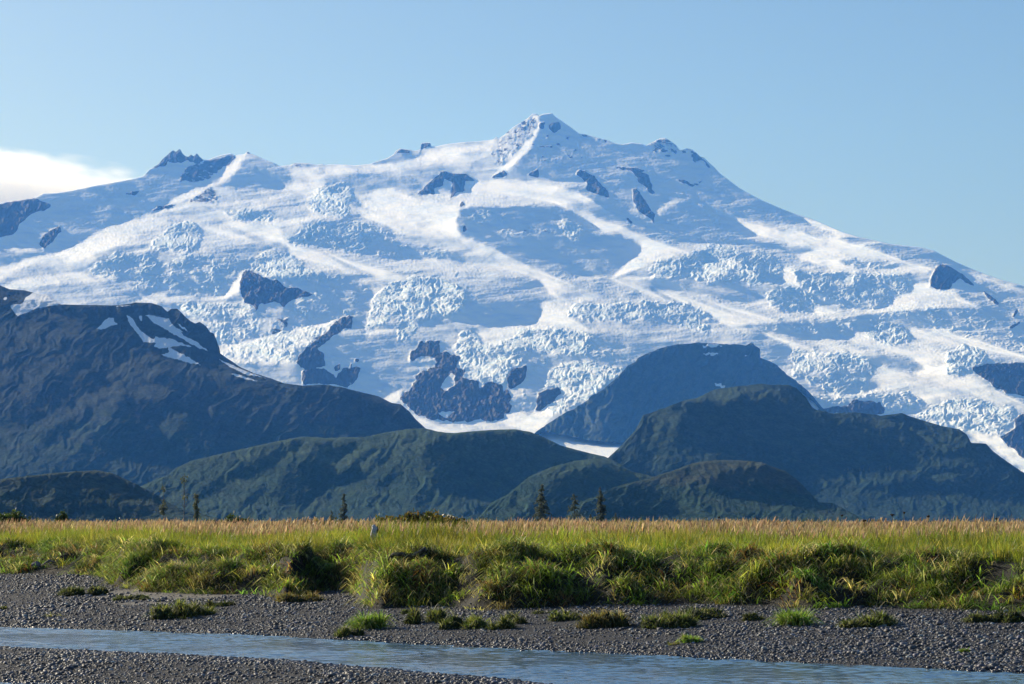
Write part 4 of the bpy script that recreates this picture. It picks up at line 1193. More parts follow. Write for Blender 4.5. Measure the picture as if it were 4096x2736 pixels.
def build_grass():
    m = mat_grass()
    # 1. the bank: drooping grass in tussocks, thin where the bank is hollow
    parts = []
    for n_cl, per, sp, wd, hs in ((3300, 46, .20, .011, 1.0), (1900, 24, .17, .019, 1.2), (700, 16, .15, .036, .75)):
        x, y, i, a, q, nc = clumped(n_cl, per, -.12, 2.9, sp)
        s = np.clip((y - np.interp(x, FOOT_X, FOOT_Y)) / 2.8, -.1, 1.1)
        z = ground_z(x, y)
        k = len(x)
        cx_ = np.bincount(i, x, nc) / per
        cy_ = np.bincount(i, y, nc) / per
        hol = fbm(cx_ * .8, cy_ * .7, 3, 61) + .5 * perlin(cx_ * .9, cy_ * .8, 21)
        hm = np.clip(hummock_z(cx_, cy_) * 4, 0, 1)
        keep = (RNG.random(nc) < np.clip(.35 + .9 * hol + .75 * hm, .18, 1))[i] & (s > -.09)
        hc = (.10 + .22 * RNG.random(nc))[i] * hs
        ton = RNG.random(nc)
        base = pick(GREEN, nc, .28, [.28, .16, .34, .12, .10])
        dry = RNG.random(nc) < .16
        base[dry] = pick(TAN, dry.sum(), .2) * np.array([.62, .66, .55])
        if wd > .03:
            base = pick(np.array([(.13, .20, .035), (.10, .17, .03), (.17, .20, .04)]), nc, .25)
            dry[:] = False
        red = RNG.random(nc) < .05
        base[red] = np.array([.16, .075, .035])
        c0 = 1.12 * (base * np.exp(RNG.normal(0, .35, (nc, 1))))[i] * np.exp(RNG.normal(0, .35, (k, 1)))
        pale = RNG.random(k) < .10  # highlights on the bank, painted as scattered pale blades
        c0[pale] = pick(np.array([(.34, .33, .20), (.42, .38, .26)]), pale.sum(), .2)
        down = RNG.random(k) < .5
        dirn = np.where(down, -np.pi / 2 + RNG.normal(0, .8, k), a + RNG.normal(0, .4, k))
        lean = .25 + .9 * q * RNG.random(k) + .35 * RNG.random(k)
        h = hc * (.65 + .6 * RNG.random(k))
        v = [A[keep] for A in (x, y, z - .02, h, wd * (.6 + .8 * RNG.random(k)), dirn, lean)]
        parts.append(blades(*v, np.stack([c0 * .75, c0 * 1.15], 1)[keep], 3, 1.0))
    V, F, C = merge(parts)
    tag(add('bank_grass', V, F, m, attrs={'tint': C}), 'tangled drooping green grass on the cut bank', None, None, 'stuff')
    # 2. the meadow: upright stems, first in full view, farther off only the tops count
    parts = []
    for n_cl, per, d0, d1, hmin, hmax, w, sp in ((1750, 44, 2.3, 5.0, .24, .50, .012, .20), (2000, 40, 5.0, 14., .36, .60, .014, .3), (1500, 30, 14., 60., .44, .64, .022, .6), (1300, 26, 60., 330., .46, .70, .055, 2.)):
        x, y, i, a, q, nc = clumped(n_cl, per, d0, d1, sp)
        r = y - np.interp(x, FOOT_X, FOOT_Y)
        z = ground_z(x, y)
        k = len(x)
        patch = fbm(x * .22, y * .12, 3, 17)
        hc = (hmin + (hmax - hmin) * RNG.random(nc))[i]
        h = hc * (.65 + .55 * RNG.random(k)) * (1 + .32 * patch) * np.clip(.62 + (r - 2.0) * .10, .55, 1)
        base = pick(GREEN, nc, .22, [.34, .26, .20, .13, .07])
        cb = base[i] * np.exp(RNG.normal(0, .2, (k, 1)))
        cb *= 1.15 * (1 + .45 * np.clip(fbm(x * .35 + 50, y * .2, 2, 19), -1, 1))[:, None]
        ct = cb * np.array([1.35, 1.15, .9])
        yl = RNG.random(k) < np.clip(.15 + .8 * fbm(x * .3, y * .2, 2, 27), 0, .55)
        ct[yl] = pick(np.array([(.26, .22, .05), (.30, .25, .07)]), yl.sum(), .2)
        if d0 > 10:
            far = RNG.random(k) < .6
            cb[far] = pick(TAN, far.sum(), .2) * .8
            ct[far] = pick(TAN, far.sum(), .2)
        dirn = a + RNG.normal(0, .7, k)
        parts.append(blades(x, y, z - .02, h, w * (.6 + .8 * RNG.random(k)), dirn, .08 + .55 * q * RNG.random(k), np.stack([cb * .8, ct], 1), 3, 1.0))
    V, F, C = merge(parts)
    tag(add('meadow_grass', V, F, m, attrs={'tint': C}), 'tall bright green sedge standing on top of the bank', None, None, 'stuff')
    # 3. seed heads: thin tan stems with a feathery spike, over the meadow
    parts = []
    wind = math.radians(-20)
    for n, d0, d1, w in ((3600, 4.5, 9., .012), (17000, 9., 30., .017), (20000, 30., 110., .035), (16000, 110., 420., .09)):
        r = d0 * (d1 / d0) ** RNG.random(n)
        x = (RNG.random(n) - .5) * 2 * (.245 * (62 + r) + 1)
        y = np.interp(x, FOOT_X, FOOT_Y) + r
        z = ground_z(x, y)
        ok = RNG.random(n) < np.clip(.5 + 1.5 * fbm(x * .45, y * .2, 3, 91), .06, 1)
        ok &= np.abs(x) < .225 * y + 5.
        x, y, z, r = x[ok], y[ok], z[ok], r[ok]
        k = len(x)
        H = (.50 + .22 * RNG.random(k) ** 1.6) * (1 + .30 * fbm(x * .22, y * .12, 3, 7))
        c = pick(TAN, k, .24)
        dirn = wind + RNG.normal(0, 1.1, k)
        ln = .06 + .24 * RNG.random(k)
        parts.append(blades(x, y, z, H, w * .35, dirn, ln, c * np.array([.7, .8, .6]), 2, .5))
        tx, ty = x + np.cos(dirn) * H * ln * .8 * .95, y + np.sin(dirn) * H * ln * .8 * .95
        for q in range(2):
            parts.append(blades(tx, ty, z + H * .80, .12 + .07 * RNG.random(k), w * (1.0 + .8 * RNG.random(k)), dirn + RNG.normal(0, .5, k), ln * 1.8, c, 2, .5))
    V, F, C = merge(parts)
    tag(add('seed_grass', V, F, mat_grass('dry_seed_heads', .45, .7, (1.3, 1.22, 1.0)), attrs={'tint': C}), 'tan feathery seed heads of the meadow grass', None, None, 'stuff')
# ------------------------------------------------------------------ single plants, wood and stones
def mat_plain(name, stops, scale, rough=.85, bump=.6, bd=.02, vec=(1, 1, 1)):
    s = Nodes(name)
    n = s.noise(scale, 6, .65, s.coord(vec))
    return s.done(s.bsdf(s.ramp(n, stops), rough, s.bump(n, bump, bd), .25))


def tube(pts, rad, n=9, rough=.12, seed=0, cap=True):
    """a knotty branch along a line of points"""
    pts, rad = np.asarray(pts, float), np.asarray(rad, float)
    t = np.linspace(0, len(pts) - 1, max(3 * len(pts), 8))
    P = np.column_stack([np.interp(t, np.arange(len(pts)), pts[:, k]) for k in range(3)])
    r = np.interp(t, np.arange(len(pts)), rad)
    d = np.gradient(P, axis=0)
    d /= np.linalg.norm(d, axis=1, keepdims=True) + 1e-9
    ref = np.array([.13, .21, .97]) if abs(d[:, 2]).mean() < .8 else np.array([.97, .2, .1])
    u = np.cross(d, ref)
    u /= np.linalg.norm(u, axis=1, keepdims=True)
    w = np.cross(d, u)
    a = np.linspace(0, 2 * np.pi, n, endpoint=False)
    k = 1 + rough * perlin(np.cos(a)[None, :] * 1.3 + seed + t[:, None] * .8, np.sin(a)[None, :] * 1.3 + t[:, None] * .5, seed)
    V = P[:, None] + (r[:, None] * k)[..., None] * (np.cos(a)[None, :, None] * u[:, None] + np.sin(a)[None, :, None] * w[:, None])
    m = len(t)
    V = np.concatenate([V.reshape(-1, 3), P[:1] - d[:1] * r[0] * .2, P[-1:] + d[-1:] * r[-1] * .3])
    i = np.arange(m * n).reshape(m, n)
    q = np.stack([i[:-1], np.roll(i, -1, 1)[:-1], np.roll(i, -1, 1)[1:], i[1:]], -1).reshape(-1, 4)
    F = np.concatenate([q[:, [0, 1, 2]], q[:, [0, 2, 3]]])
    c0, c1 = m * n, m * n + 1
    e0 = np.stack([np.full(n, c0), np.roll(i[0], -1), i[0]], -1)
    e1 = np.stack([np.full(n, c1), i[-1], np.roll(i[-1], -1)], -1)
    return V, np.concatenate([F, e0, e1])


def tmerge(parts):
    V, F, off = [], [], 0
    for v, f in parts:
        V.append(v); F.append(f + off); off += len(v)
    return np.concatenate(V), np.concatenate(F)


def leaf_cloud(cx, cy, cz, size, flat=.5):
    """small pointed leaves at given places, each turned its own way"""
    n = len(cx)
    a, b = RNG.random(n) * 6.283, (RNG.random(n) - .5) * np.pi * flat
    ux = np.column_stack([np.cos(a) * np.cos(b), np.sin(a) * np.cos(b), np.sin(b)])
    c = RNG.random(n) * 6.283
    r = np.column_stack([np.cos(c), np.sin(c), RNG.normal(0, .6, n)])
    v = np.cross(ux, r)
    v /= np.linalg.norm(v, axis=1, keepdims=True) + 1e-9
    P = np.column_stack([cx, cy, cz])
    s = np.asarray(size)[:, None]
    V = np.stack([P - ux * s, P + v * s * .45, P + ux * s, P - v * s * .45], 1).reshape(-1, 3)
    F = np.arange(4 * n).reshape(n, 4)
    return V, F


TUSSOCKS = [  # photo x, photo y of the foot, width, height in photo px, kind, label
    (326, 2384, 155, 42, 'dark', 'low dark grass mound lying on the pale silt patch at the left'),
    (521, 2402, 113, 26, 'dark', 'flat dark moss mound just right of the silt patch'),
    (676, 2478, 140, 82, 'olive', 'bushy olive grass tussock, large left one of the pair on the left gravel'),
    (786, 2464, 88, 80, 'olive', 'upright olive grass tussock touching the large left tussock on its right'),
    (878, 2427, 84, 36, 'dark', 'small dark tussock behind the pair on the left gravel'),
    (6, 2440, 44, 26, 'dark', 'small dark tussock cut by the left edge of the photo'),
    (206, 2469, 55, 28, 'sparse', 'sparse yellow green weeds on the far left gravel'),
    (1188, 2410, 155, 48, 'brown', 'brown edged sod lump slumped below the bank left of the middle'),
    (1503, 2516, 100, 80, 'bright', 'bright green leafy tussock, tallest one standing on the gravel near the middle'),
    (1440, 2520, 95, 50, 'bright', 'green tussock between the bright leafy tussock and the water'),
    (1381, 2550, 104, 44, 'olive', 'low green tussock at the water edge near the middle'),
    (1632, 2458, 46, 26, 'dark', 'tiny dark sod lump under the bank right of the middle'),
    (1700, 2497, 125, 70, 'olive', 'rounded green tussock with tall stems below the bank, right of the bright leafy one'),
    (1855, 2520, 145, 66, 'olive', 'wide green tussock with a dark undercut foot left of the photo centre line'),
    (2005, 2520, 100, 70, 'olive', 'green tussock at the photo centre line on the gravel'),
    (2076, 2497, 90, 60, 'dark', 'dark green tussock joined to the right of the centre tussock'),
    (2184, 2456, 80, 20, 'dark', 'thin flat strip of sod close under the bank'),
    (2273, 2484, 108, 48, 'olive', 'small round tussock left of the large brownish tussock'),
    (2405, 2516, 170, 84, 'brown', 'large brownish green tussock with a steep dark front'),
    (2700, 2516, 185, 72, 'olive', 'long mossy mound sloping down to the left on the right gravel'),
    (2836, 2478, 190, 48, 'dark', 'dark sod step behind the long mossy mound'),
    (2695, 2582, 42, 28, 'sparse', 'small sprig of weeds low on the right gravel'),
    (2766, 2572, 52, 40, 'bright', 'small bright green sprig right of the weeds low on the right gravel'),
    (3015, 2484, 75, 42, 'dark', 'small round dark tussock under the bank on the right'),
    (3161, 2509, 140, 90, 'bright', 'tall shaggy green tussock on the right gravel'),
    (3518, 2514, 235, 70, 'olive', 'very wide low olive tussock on the right gravel'),
    (3870, 2612, 50, 22, 'bright', 'tiny bright green plant alone among the stones at the right'),
    (3917, 2493, 118, 44, 'dark', 'dark overhanging sod lump near the right edge'),
    (4039, 2493, 115, 56, 'dark', 'shaggy sod lump cut by the right edge of the photo'),
]


def build_tussocks():
    soil = mat_plain('sod_soil', [(.3, (.010, .011, .006)), (.5, (.026, .032, .011)), (.7, (.045, .055, .018))], 14, .95, .8, .05)
    gm = mat_grass('tussock_blades', .45, .5)
    pal = {'dark': np.array([(.055, .075, .02), (.08, .085, .03), (.045, .06, .018)]), 'olive': np.array([(.10, .12, .03), (.13, .135, .04), (.07, .095, .025)]),
           'bright': np.array([(.12, .19, .03), (.15, .20, .04), (.09, .15, .03)]), 'brown': np.array([(.13, .10, .04), (.10, .105, .03), (.16, .11, .05)]),
           'sparse': np.array([(.14, .15, .04), (.18, .16, .06)])}
    for (px, py, w, h, kind, lab) in TUSSOCKS:
        x, y, z = pix_ground(px, py)
        k = y / 9711.
        W, H = w * k * .6, h * k
        dep = min(W * .9, .45)
        y += dep * .8
        z = float(ground_z(x, y))
        root = empty('grass_tussock', (x, y, z))
        tag(root, lab, 'grass tussock', 'grass tussocks on the gravel')
        seed = int(px) % 97
        mh = H * {'sparse': .15, 'bright': .4}.get(kind, .72)
        rg = np.random.default_rng(int(px) + 5)
        lobes = []
        for q in range({'sparse': 2, 'bright': 3}.get(kind, 9 if w > 100 else 6)):
            rr = .20 + .26 * rg.random()
            lobes.append((W * (rg.random() * 2 - 1) * (1 - rr * .5), dep * (rg.random() - .35) * .9, W * rr, dep * (.35 + .3 * rg.random()), mh * (.25 + .75 * rg.random() ** 1.5)))
        parts = []
        v, f = ico(3)
        for q, (lx, ly, lw, ld, lh) in enumerate(lobes):
            dd = 1 + .30 * perlin(v[:, 0] * 1.8 + seed + q, v[:, 1] * 1.8 + v[:, 2] * 1.4, seed) + .12 * perlin(v[:, 0] * 6 + seed, v[:, 1] * 6 + v[:, 2] * 5, seed + 2)
            V = v * dd[:, None] * np.array([lw, ld, lh]) + np.array([lx, ly, 0])
            V[:, 2] = np.maximum(V[:, 2], -.06)
            parts.append((V, f))
        add('sod_mound', *tmerge(parts), soil, root)
        n = int({'sparse': 130, 'bright': 800}.get(kind, 1300) * np.clip(W * 2.2, .5, 2.6))
        li = RNG.integers(0, len(lobes), n)
        LB = np.array(lobes)[li]
        a, q = RNG.random(n) * 6.283, np.sqrt(RNG.random(n)) * 1.12
        lump = perlin(np.cos(a) * q * 2.2 + seed + li * 3.1, np.sin(a) * q * 2.2, seed + 5)
        bx, by = LB[:, 0] + np.cos(a) * q * LB[:, 2], LB[:, 1] + np.sin(a) * q * LB[:, 3]
        bz = LB[:, 4] * np.sqrt(np.clip(1 - q ** 2, 0, 1)) - .015
        hh = H * (.38 + .34 * RNG.random(n) + .35 * lump) * (1.1 if kind in ('bright', 'sparse') else .5 + .55 * (RNG.random(n) < .12))
        hh = np.clip(hh, .02, None)
        c = pick(pal[kind], n, .25)
        c *= np.exp(rg.normal(0, .3, (len(lobes), 1)))[li]
        pl = RNG.random(n) < .10
        c[pl] = np.array([.32, .30, .18])
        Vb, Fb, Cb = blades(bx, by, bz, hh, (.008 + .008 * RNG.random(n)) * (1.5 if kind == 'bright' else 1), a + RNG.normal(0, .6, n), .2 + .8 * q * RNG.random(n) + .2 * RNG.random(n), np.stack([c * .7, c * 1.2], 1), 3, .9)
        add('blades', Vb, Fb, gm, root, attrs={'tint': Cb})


def spruce_mesh(h, w, seed, thin=0.0):
    rg = np.random.default_rng(seed)
    tv = tube([(0, 0, -.3), (.02 * h * .2, 0, h * .5), (0, 0, h * 1.0)], [h * .018, h * .012, h * .002], 7, .1, seed)
    lv = []
    br = []
    z = h * .03
    while z < h * .985:
        f = 1 - z / h
        r = w * .5 * (f ** .75) * (.75 + .5 * rg.random()) + .02 * h
        for _ in range(int(4 + 3 * rg.random())):
            if rg.random() < thin:
                continue
            a = rg.random() * 6.283
            L = r * (.55 + .6 * rg.random())
            m = max(int(12 + 34 * f), 10)
            t = rg.random(m) ** .7
            droop = -.30 * L * t ** 1.5 + .05 * L
            sx = rg.normal(0, .09 * L + .05, m)
            lv.append(np.column_stack([np.cos(a) * L * t - np.sin(a) * sx, np.sin(a) * L * t + np.cos(a) * sx, z + droop + rg.normal(0, .035 * h * .5, m)]))
        z += h * (.026 + .02 * rg.random())
    P = np.concatenate(lv)
    V, F = leaf_cloud(P[:, 0], P[:, 1], P[:, 2], np.full(len(P), .025 * h) * (.6 + .8 * rg.random(len(P))), .5)
    return tv, (V, F)


def build_trees():
    bark = mat_plain('spruce_bark', [(.3, (.03, .025, .02)), (.7, (.075, .065, .055))], 4, .9)
    s = Nodes('spruce_needles')
    n = s.noise(1.3, 4, .6, s.coord())
    c = s.ramp(n, [(.3, (.06, .08, .06)), (.5, (.09, .115, .08)), (.7, (.15, .17, .12))])
    b = s.bsdf(c, .7, None, .2)
    tr = s.n('ShaderNodeBsdfTranslucent', {'Color': c}).outputs[0]
    needles = s.done(s.n('ShaderNodeMixShader', {0: .5, 1: b, 2: tr}).outputs[0])
    s = Nodes('pale_poplar_leaves')
    n = s.noise(1.0, 4, .6, s.coord())
    c = s.ramp(n, [(.3, (.07, .09, .035)), (.5, (.12, .14, .06)), (.7, (.18, .18, .09))])
    b = s.bsdf(c, .6, None, .25)
    tr = s.n('ShaderNodeBsdfTranslucent', {'Color': c}).outputs[0]
    leaves = s.done(s.n('ShaderNodeMixShader', {0: .35, 1: b, 2: tr}).outputs[0])

    def place(px, top, base, dist, gz=1.0):
        u, v0 = bearing(px, base)
        v1 = bearing(px, top)[1]
        zb = gz
        return (float(u * dist), dist, zb), float(dist * v1 + CAM_H - zb)
    rows = [(2167, 1940, 2097, 78, 480, .04, 'tallest dark spruce of the three behind the meadow, the left one'),
            (2297, 1968, 2104, 70, 430, .30, 'middle spruce of the three behind the meadow, thin with a bare top'),
            (2402, 1950, 2092, 46, 500, .08, 'slender dark spruce, right one of the three behind the meadow'),
            (2464, 2052, 2092, 34, 470, .1, 'knee high young spruce just right of the three spruces'),
            (2362, 2056, 2092, 30, 520, .1, 'young spruce at the left foot of the slender spruce'),
            (1376, 1972, 2086, 34, 620, .15, 'lone thin spruce left of the brown shrub'),
            (1326, 2040, 2086, 24, 640, .15, 'small spruce left of the lone thin spruce')]
    for i, (px, top, base, wpx, dist, thin, lab) in enumerate(rows):
        loc, h = place(px, top, base, dist)
        root = empty('spruce_tree', loc)
        tag(root, lab, 'spruce', 'spruces beyond the meadow')
        t, l = spruce_mesh(h, 1.4 * wpx * dist / 9711., 100 + i, thin + .35)
        add('trunk', *t, bark, root)
        add('crown', *l, needles, root, smooth=False)
    # pale thin poplars at the left
    pale_bark = mat_plain('poplar_bark', [(.3, (.13, .125, .12)), (.7, (.26, .25, .24))], 4, .9)
    for i, (px, top, base, wpx, dist, lab) in enumerate(((653, 1943, 2085, 34, 520, 'pale poplar with two leafy clumps, left one of the three poplars'),
                                                          (735, 1895, 2085, 46, 560, 'tallest poplar, nearly bare and grey, between the other two'),
                                                          (784, 1980, 2090, 26, 470, 'short poplar with a dense green crown, right one of the three'))):
        loc, h = place(px, top, base, dist)
        root = empty('poplar_tree', loc)
        tag(root, lab, 'poplar', 'poplars beyond the meadow at the left')
        w = wpx * dist / 9711.
        rg = np.random.default_rng(50 + i)
        tubes = [tube([(0, 0, -.3), (.1, 0, h * .5), (.02, 0, h * .97)], [h * .010, h * .008, h * .002], 7, .1, i)]
        pts = []
        for b_ in range(26):
            z0 = h * (.25 + .7 * rg.random())
            a = rg.random() * 6.283
            L = w * .5 * (.4 + .6 * rg.random())
            e = np.array([np.cos(a) * L, np.sin(a) * L, z0 + L * 1.1])
            tubes.append(tube([(0, 0, z0), tuple(e * .5 + np.array([0, 0, z0 * .5])), tuple(e)], [h * .005, h * .004, h * .0015], 5, .1, b_))
            dens = (24, 12, 50)[i]
            gap = (perlin(np.array([z0 / h * 5.0]), np.array([3.3 + i]), 4)[0] > (-.1, .05, -.5)[i])
            if gap:
                t = rg.random(dens)[:, None]
                pts.append(np.array([0, 0, z0]) * (1 - t) + e * t + rg.normal(0, w * .13, (dens, 3)))
        V, F = tmerge(tubes)
        add('trunk', V, F, pale_bark, root)
        P = np.concatenate(pts)
        V, F = leaf_cloud(P[:, 0], P[:, 1], P[:, 2], np.full(len(P), h * .024) * (.6 + .8 * rg.random(len(P))), .9)
        add('crown', V, F, leaves, root, smooth=False)
    # tiny spruces on the shelf of the right hill
    mesh_t, mesh_c = None, None
    for i, (px, py, sc) in enumerate(((3378, 1887, .7), (3392, 1885, 1.0), (3411, 1886, .8), (3440, 1887, 1.1), (3455, 1886, .9), (3478, 1887, 1.2), (3497, 1886, .8), (3545, 1883, 1.1), (3560, 1884, 1.3))):
        x, y, z = on_terrain('right', px, py)
        root = empty('spruce_tree', (x, y, z - .5), i * 1.3, sc)
        tag(root, 'tiny pale spruce in the row on the shelf of the broad right hill', 'spruce', 'tiny spruces on the right hill')
        if mesh_t is None:
            t, l = spruce_mesh(8.5, 4.0, 7, .05)
            mesh_t = add('trunk', *t, bark, root)
            mesh_c = add('crown', *l, leaves, root, smooth=False)
        else:
            for src in (mesh_t, mesh_c):
                c = src.copy()
                COL.objects.link(c)
                c.parent = root


def shrub(px, top, base, wpx, dist, pal, label, group, seed, dens=900):
    """a low leafy bush of many stems; foliage and stems are its parts"""
    rg = np.random.default_rng(seed)
    u, v = bearing(px, top)
    x, y = float(u * dist), float(dist)
    z = float(ground_z(x, y))
    h = float(dist * v + CAM_H - z)
    w = wpx * dist / 9711.
    root = empty('shrub', (x, y, z))
    tag(root, label, 'shrub', group)
    stems, pts = [], []
    for k in range(26):
        a, q = rg.random() * 6.283, np.sqrt(rg.random())
        ex, ey = np.cos(a) * q * w * .5, np.sin(a) * q * w * .3
        ez = h * (1 - .62 * q ** 2.2) * (.72 + .34 * rg.random())
        stems.append(tube([(ex * .3, ey * .3, -.05), (ex * .7, ey * .7, ez * .55), (ex, ey, ez)], [.010, .008, .003], 5, .1, k))
        m = int(dens * 2.6 / 26)
        t = rg.random(m)[:, None] ** .6
        p = np.array([ex * .35, ey * .35, 0]) * (1 - t) + np.array([ex, ey, ez]) * t
        pts.append(p + rg.normal(0, 1, (m, 3)) * np.array([w * .07, w * .06, h * .07]))
    add('stems', *tmerge(stems), bpy.data.materials['spruce_bark'], root)
    P = np.concatenate(pts)
    P[:, 2] = np.abs(P[:, 2])
    V, F = leaf_cloud(P[:, 0], P[:, 1], P[:, 2], (.045 + .035 * rg.random(len(P))) * (dist / 60) ** .6, .9)
    c = np.repeat(pick(pal, len(P), .25), 4, axis=0)
    add('foliage', V, F, mat_leaf(), root, smooth=False, attrs={'tint': c})


_leaf = []


def mat_leaf():
    if not _leaf:
        _leaf.append(mat_grass('shrub_leaves', .4, .5))
    return _leaf[0]


def build_shrubs():
    brown = np.array([(.10, .07, .025), (.07, .065, .02), (.15, .10, .03), (.05, .06, .018)])
    green = np.array([(.045, .07, .02), (.06, .08, .025), (.035, .05, .018)])
    g = 'low shrubs at the back of the meadow'
    shrub(1700, 2036, 2110, 300, 66, brown, 'largest brown green shrub rising above the meadow left of the middle', g, 1, 2600)
    shrub(1560, 2062, 2110, 170, 70, brown, 'lower brown shrub at the left foot of the largest shrub', g, 2, 1300)
    shrub(1815, 2060, 2110, 130, 68, brown, 'small brown shrub at the right foot of the largest shrub', g, 3, 1000)
    shrub(1330, 2073, 2110, 380, 84, np.concatenate([brown, green]), 'long low yellow brown shrub left of the white stump', g, 4, 1800)
    shrub(940, 2062, 2100, 150, 120, green, 'low dark green shrub on the horizon right of the poplars', g, 5, 1000)
    shrub(50, 2042, 2085, 150, 120, green, 'dark green shrub at the left edge of the meadow', g, 6, 1200)
    shrub(250, 2050, 2085, 70, 170, green, 'small green shrub standing alone near the left edge', g, 7, 700)
    shrub(2210, 2086, 2110, 150, 90, brown, 'dark low shrub under the three spruces', g, 8, 900)
    # far brush of the valley floor: nobody could count it
    n = 1500
    d = 170 * (1300 / 170) ** RNG.random(n)
    x = (RNG.random(n) - .5) * 2 * .26 * d
    ok = RNG.random(n) < np.clip(.45 + 1.0 * fbm(x / d * 14, d / 220, 3, 3), .04, 1)
    x, d = x[ok], d[ok]
    n = len(x)
    h = (.7 + 1.2 * RNG.random(n) ** 2) * np.clip(d / 420, .55, 1.6)
    w = h * (1.2 + 1.6 * RNG.random(n))
    per = 46
    i = np.repeat(np.arange(n), per)
    a, q = RNG.random(n * per) * 6.283, np.sqrt(RNG.random(n * per))
    px = x[i] + np.cos(a) * q * w[i] * .5
    py = d[i] + np.sin(a) * q * w[i] * .5
    pz = 1.05 + h[i] * np.sqrt(np.clip(1 - q * q, 0, 1)) * RNG.random(n * per) ** .5
    V, F = leaf_cloud(px, py, pz, .10 * h[i] * (.6 + .8 * RNG.random(n * per)), .9)
    col = pick(np.array([(.035, .055, .018), (.05, .06, .02), (.07, .065, .025), (.045, .05, .022)]), n, .25)[i]
    tag(add('valley_brush', V, F, mat_leaf(), smooth=False, attrs={'tint': np.repeat(col, 4, axis=0)}), 'low brush on the valley floor beyond the meadow', None, None, 'stuff')


def build_weeds():
    stem_m = mat_plain('dead_weed_stem', [(.3, (.05, .03, .02)), (.7, (.12, .08, .05))], 20, .9)
    head_m = mat_plain('dead_weed_head', [(.3, (.02, .012, .008)), (.7, (.06, .035, .02))], 40, .95)
    rows = [(3570, 2056, 56, 15, 'dark flat headed dead weed, widest one on the right horizon'), (3612, 2046, 58, 7, 'tall thin pale topped weed right of the widest dark weed'),
            (3712, 2062, 54, 10, 'twin dark headed dead weed on the right horizon'), (3372, 2058, 60, 9, 'ragged tall dead weed left of the widest dark weed'),
            (3466, 2078, 50, 12, 'low dark reddish weed head half sunk in the tan grass'), (2864, 2066, 66, 8, 'slim dead weed above the meadow left of the right mound foot'),
            (3990, 2072, 60, 7, 'thin dead weed near the right end of the horizon')]
    for i, (px, top, dist, wp, lab) in enumerate(rows):
        rg = np.random.default_rng(300 + i)
        u, v = bearing(px, top)
        x, y = float(u * dist), float(dist)
        z = float(ground_z(x, y))
        h = float(dist * v + CAM_H - z)
        w = wp * dist / 9711.
        root = empty('dead_weed', (x, y, z))
        tag(root, lab, 'weed', 'dead weeds above the meadow')
        sway = rg.normal(0, .04, 2)
        top_p = np.array([sway[0], sway[1], h * .93])
        add('stem', *tube([(0, 0, -.05), tuple(top_p * .55 + rg.normal(0, .01, 3)), tuple(top_p)], [.009, .007, .005], 6, .1, i), stem_m, root)
        parts = []
        for k in range(11):
            a = k * .571 * 1.1
            e = top_p + np.array([np.cos(a) * w * .45 * (.5 + .5 * rg.random()), np.sin(a) * w * .45, h * .05 + rg.normal(0, .008)])
            parts.append(tube([tuple(top_p), tuple((top_p + e) / 2 + np.array([0, 0, .008])), tuple(e)], [.003, .003, .002], 5, .1, k))
            v_, f_ = ico(1)
            parts.append((v_ * (.012 + .008 * rg.random()) * np.array([1.2, 1.2, .7]) + e, f_))
        add('seed_head', *tmerge(parts), head_m, root)


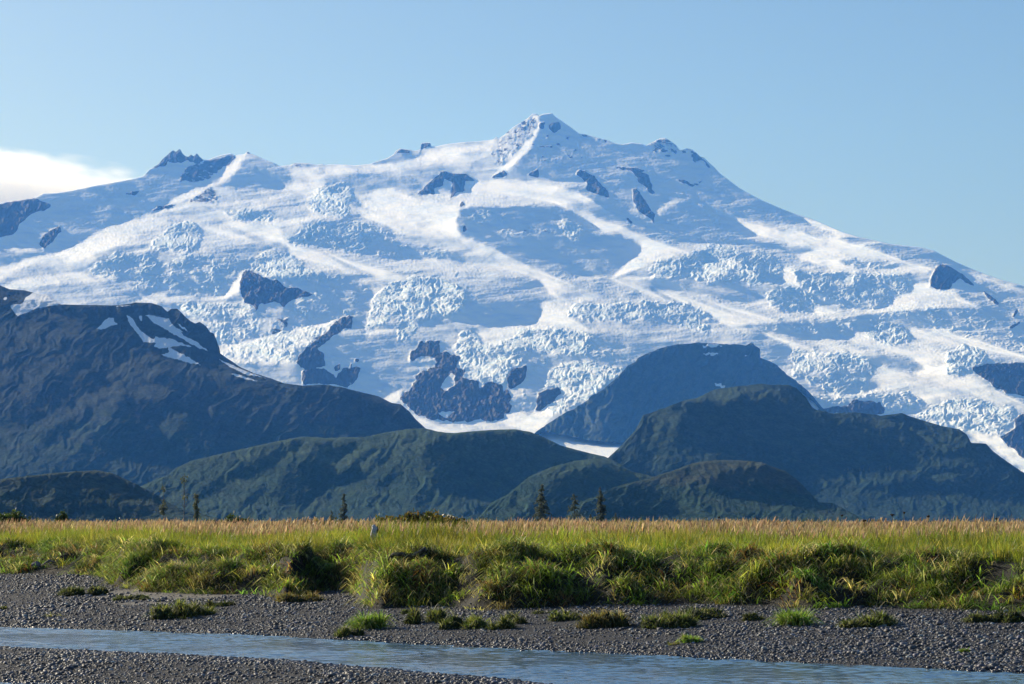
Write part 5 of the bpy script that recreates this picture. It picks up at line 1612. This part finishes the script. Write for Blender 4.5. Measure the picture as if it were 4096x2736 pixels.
def build_wood():
    grey = mat_plain('weathered_wood', [(.25, (.05, .045, .042)), (.5, (.17, .155, .14)), (.75, (.34, .32, .30))], 14, .8, .8, .02, (1, 1, 3))
    dark = mat_plain('dark_driftwood', [(.25, (.02, .017, .014)), (.5, (.06, .05, .042)), (.75, (.20, .18, .155))], 12, .8, .8, .02)
    # forked log on the lip of the bank
    x, y, z = pix_ground(1650, 2240)
    k = y / 9711.
    root = empty('driftwood_log', (x, y - .12, z + .05))
    tag(root, 'forked dark driftwood log lying on the lip of the bank', 'driftwood')
    def q(a, b, dy=0.0): return ((a - 1650) * k, dy, (2240 - b) * k)
    V, F = tmerge([tube([q(1548, 2268, .05), q(1562, 2246), q(1578, 2234, -.03), q(1606, 2233, -.03), q(1640, 2241, 0), q(1672, 2232, .02), q(1704, 2214, .05)], [.022, .032, .040, .042, .045, .042, .034], 10, .22, 3)])
    add('log', V, F, dark, root)
    V, F = tube([q(1652, 2238, -.04), q(1680, 2222, -.05), q(1702, 2205, -.02)], [.024, .020, .011], 8, .2, 5)
    add('branch', V, F, grey, root)
    V, F = tube([q(1672, 2246, -.05), q(1692, 2240, -.06), q(1711, 2230, -.03)], [.022, .018, .010], 8, .2, 8)
    add('branch', V, F, dark, root)
    # white stump in the meadow
    u, v = bearing(1494, 2132)
    d = 53.
    root = empty('tree_stump', (float(u * d), d, float(ground_z(u * d, d))))
    tag(root, 'bleached white broken stump standing in the tan grass', 'stump')
    zt = float(CAM_H + d * bearing(1494, 2101)[1] - ground_z(u * d, d))
    add('stump', *tube([(0, 0, -.1), (.0, 0, zt * .5), (.025, 0, zt * .86), (-.01, 0, zt)], [.08, .072, .07, .035], 11, .45, 4), mat_plain('bleached_wood', [(.25, (.10, .095, .10)), (.45, (.42, .41, .42)), (.75, (.62, .61, .62))], 16, .8, .8, .02, (1, 1, 2)), root)
    add('root_snag', *tube([(.03, -.02, zt * .55), (.085, -.02, zt * .82), (.08, -.01, zt * .98)], [.026, .022, .008], 8, .3, 6), dark, root)
    # stone and branch in the shade of the left bank
    x, y, z = pix_ground(146, 2272)
    v_, f_ = ico(3)
    kk = y / 9711.
    dd = 1 + .22 * perlin(v_[:, 0] * 1.5 + 3, v_[:, 1] * 1.5 + v_[:, 2], 5)
    b = add('boulder', v_ * dd[:, None] * np.array([20 * kk, 16 * kk, 17 * kk]), f_, mat_plain('boulder_stone', [(.3, (.09, .085, .09)), (.7, (.22, .21, .22))], 8, .85))
    b.location = (x, y, z + .06)
    tag(b, 'rounded grey boulder in the shade of the left bank', 'boulder')
    x, y, z = pix_ground(190, 2276)
    root = empty('driftwood_branch', (x, y, z + .05))
    tag(root, 'pale bent driftwood branch beside the grey boulder', 'driftwood')
    add('branch', *tube([(-26 * kk, .05, .02), (-10 * kk, 0, .09), (6 * kk, -.02, .16), (18 * kk, 0, .13), (40 * kk, .05, .10)], [.018, .024, .028, .022, .010], 8, .25, 9), grey, root)
    add('twig', *tube([(4 * kk, -.02, .15), (14 * kk, -.05, .05), (26 * kk, -.08, 0)], [.016, .012, .006], 6, .25, 10), grey, root)


def build_cloud():
    """a lens of vapour far behind the left ridge, thinning out towards its skin"""
    D0 = 23600.
    u0, v0 = bearing(-130, 775)
    u1, v1 = bearing(730, 606)
    rx, rz, ry = (u1 - u0) * D0 * 1.12, (v1 - v0) * D0 * 1.18, 1300.
    s = Nodes('cloud_vapour')
    g = s.n('ShaderNodeTexCoord').outputs['Object']
    r = s.n('ShaderNodeVectorMath', {0: g}, operation='LENGTH').outputs['Value']
    m = s.n('ShaderNodeMapping', {'Vector': g, 'Scale': (2.2, 1.2, 1.3)}).outputs[0]
    n = s.noise(2.4, 9, .66, m)
    f = s.math('ADD', s.math('MULTIPLY', s.math('SUBTRACT', 1., r), 1.5), s.math('MULTIPLY_ADD', n, 2.2, -1.25))
    den = s.math('MULTIPLY', s.math('MULTIPLY', f, 1.0, clamp=True), .0030)
    pv = s.n('ShaderNodeVolumePrincipled', {'Color': (1., 1., 1.), 'Density': den, 'Anisotropy': .55})
    mt = s.done(pv.outputs[0], 'Volume')
    v, f_ = ico(4)
    o = add('cloud', v, f_, mt)
    o.location = (u0 * D0, D0, v0 * D0 + CAM_H)
    o.scale = (rx, ry, rz)
    o.rotation_euler = (0, math.radians(3), 0)
    tag(o, 'bright white cloud bank behind the left ridge of the mountain', 'cloud')
build_camera()
build_air()
build_land()
build_ground()
build_gravel()
build_grass()
build_tussocks()
build_trees()
build_shrubs()
build_weeds()
build_wood()
build_cloud()
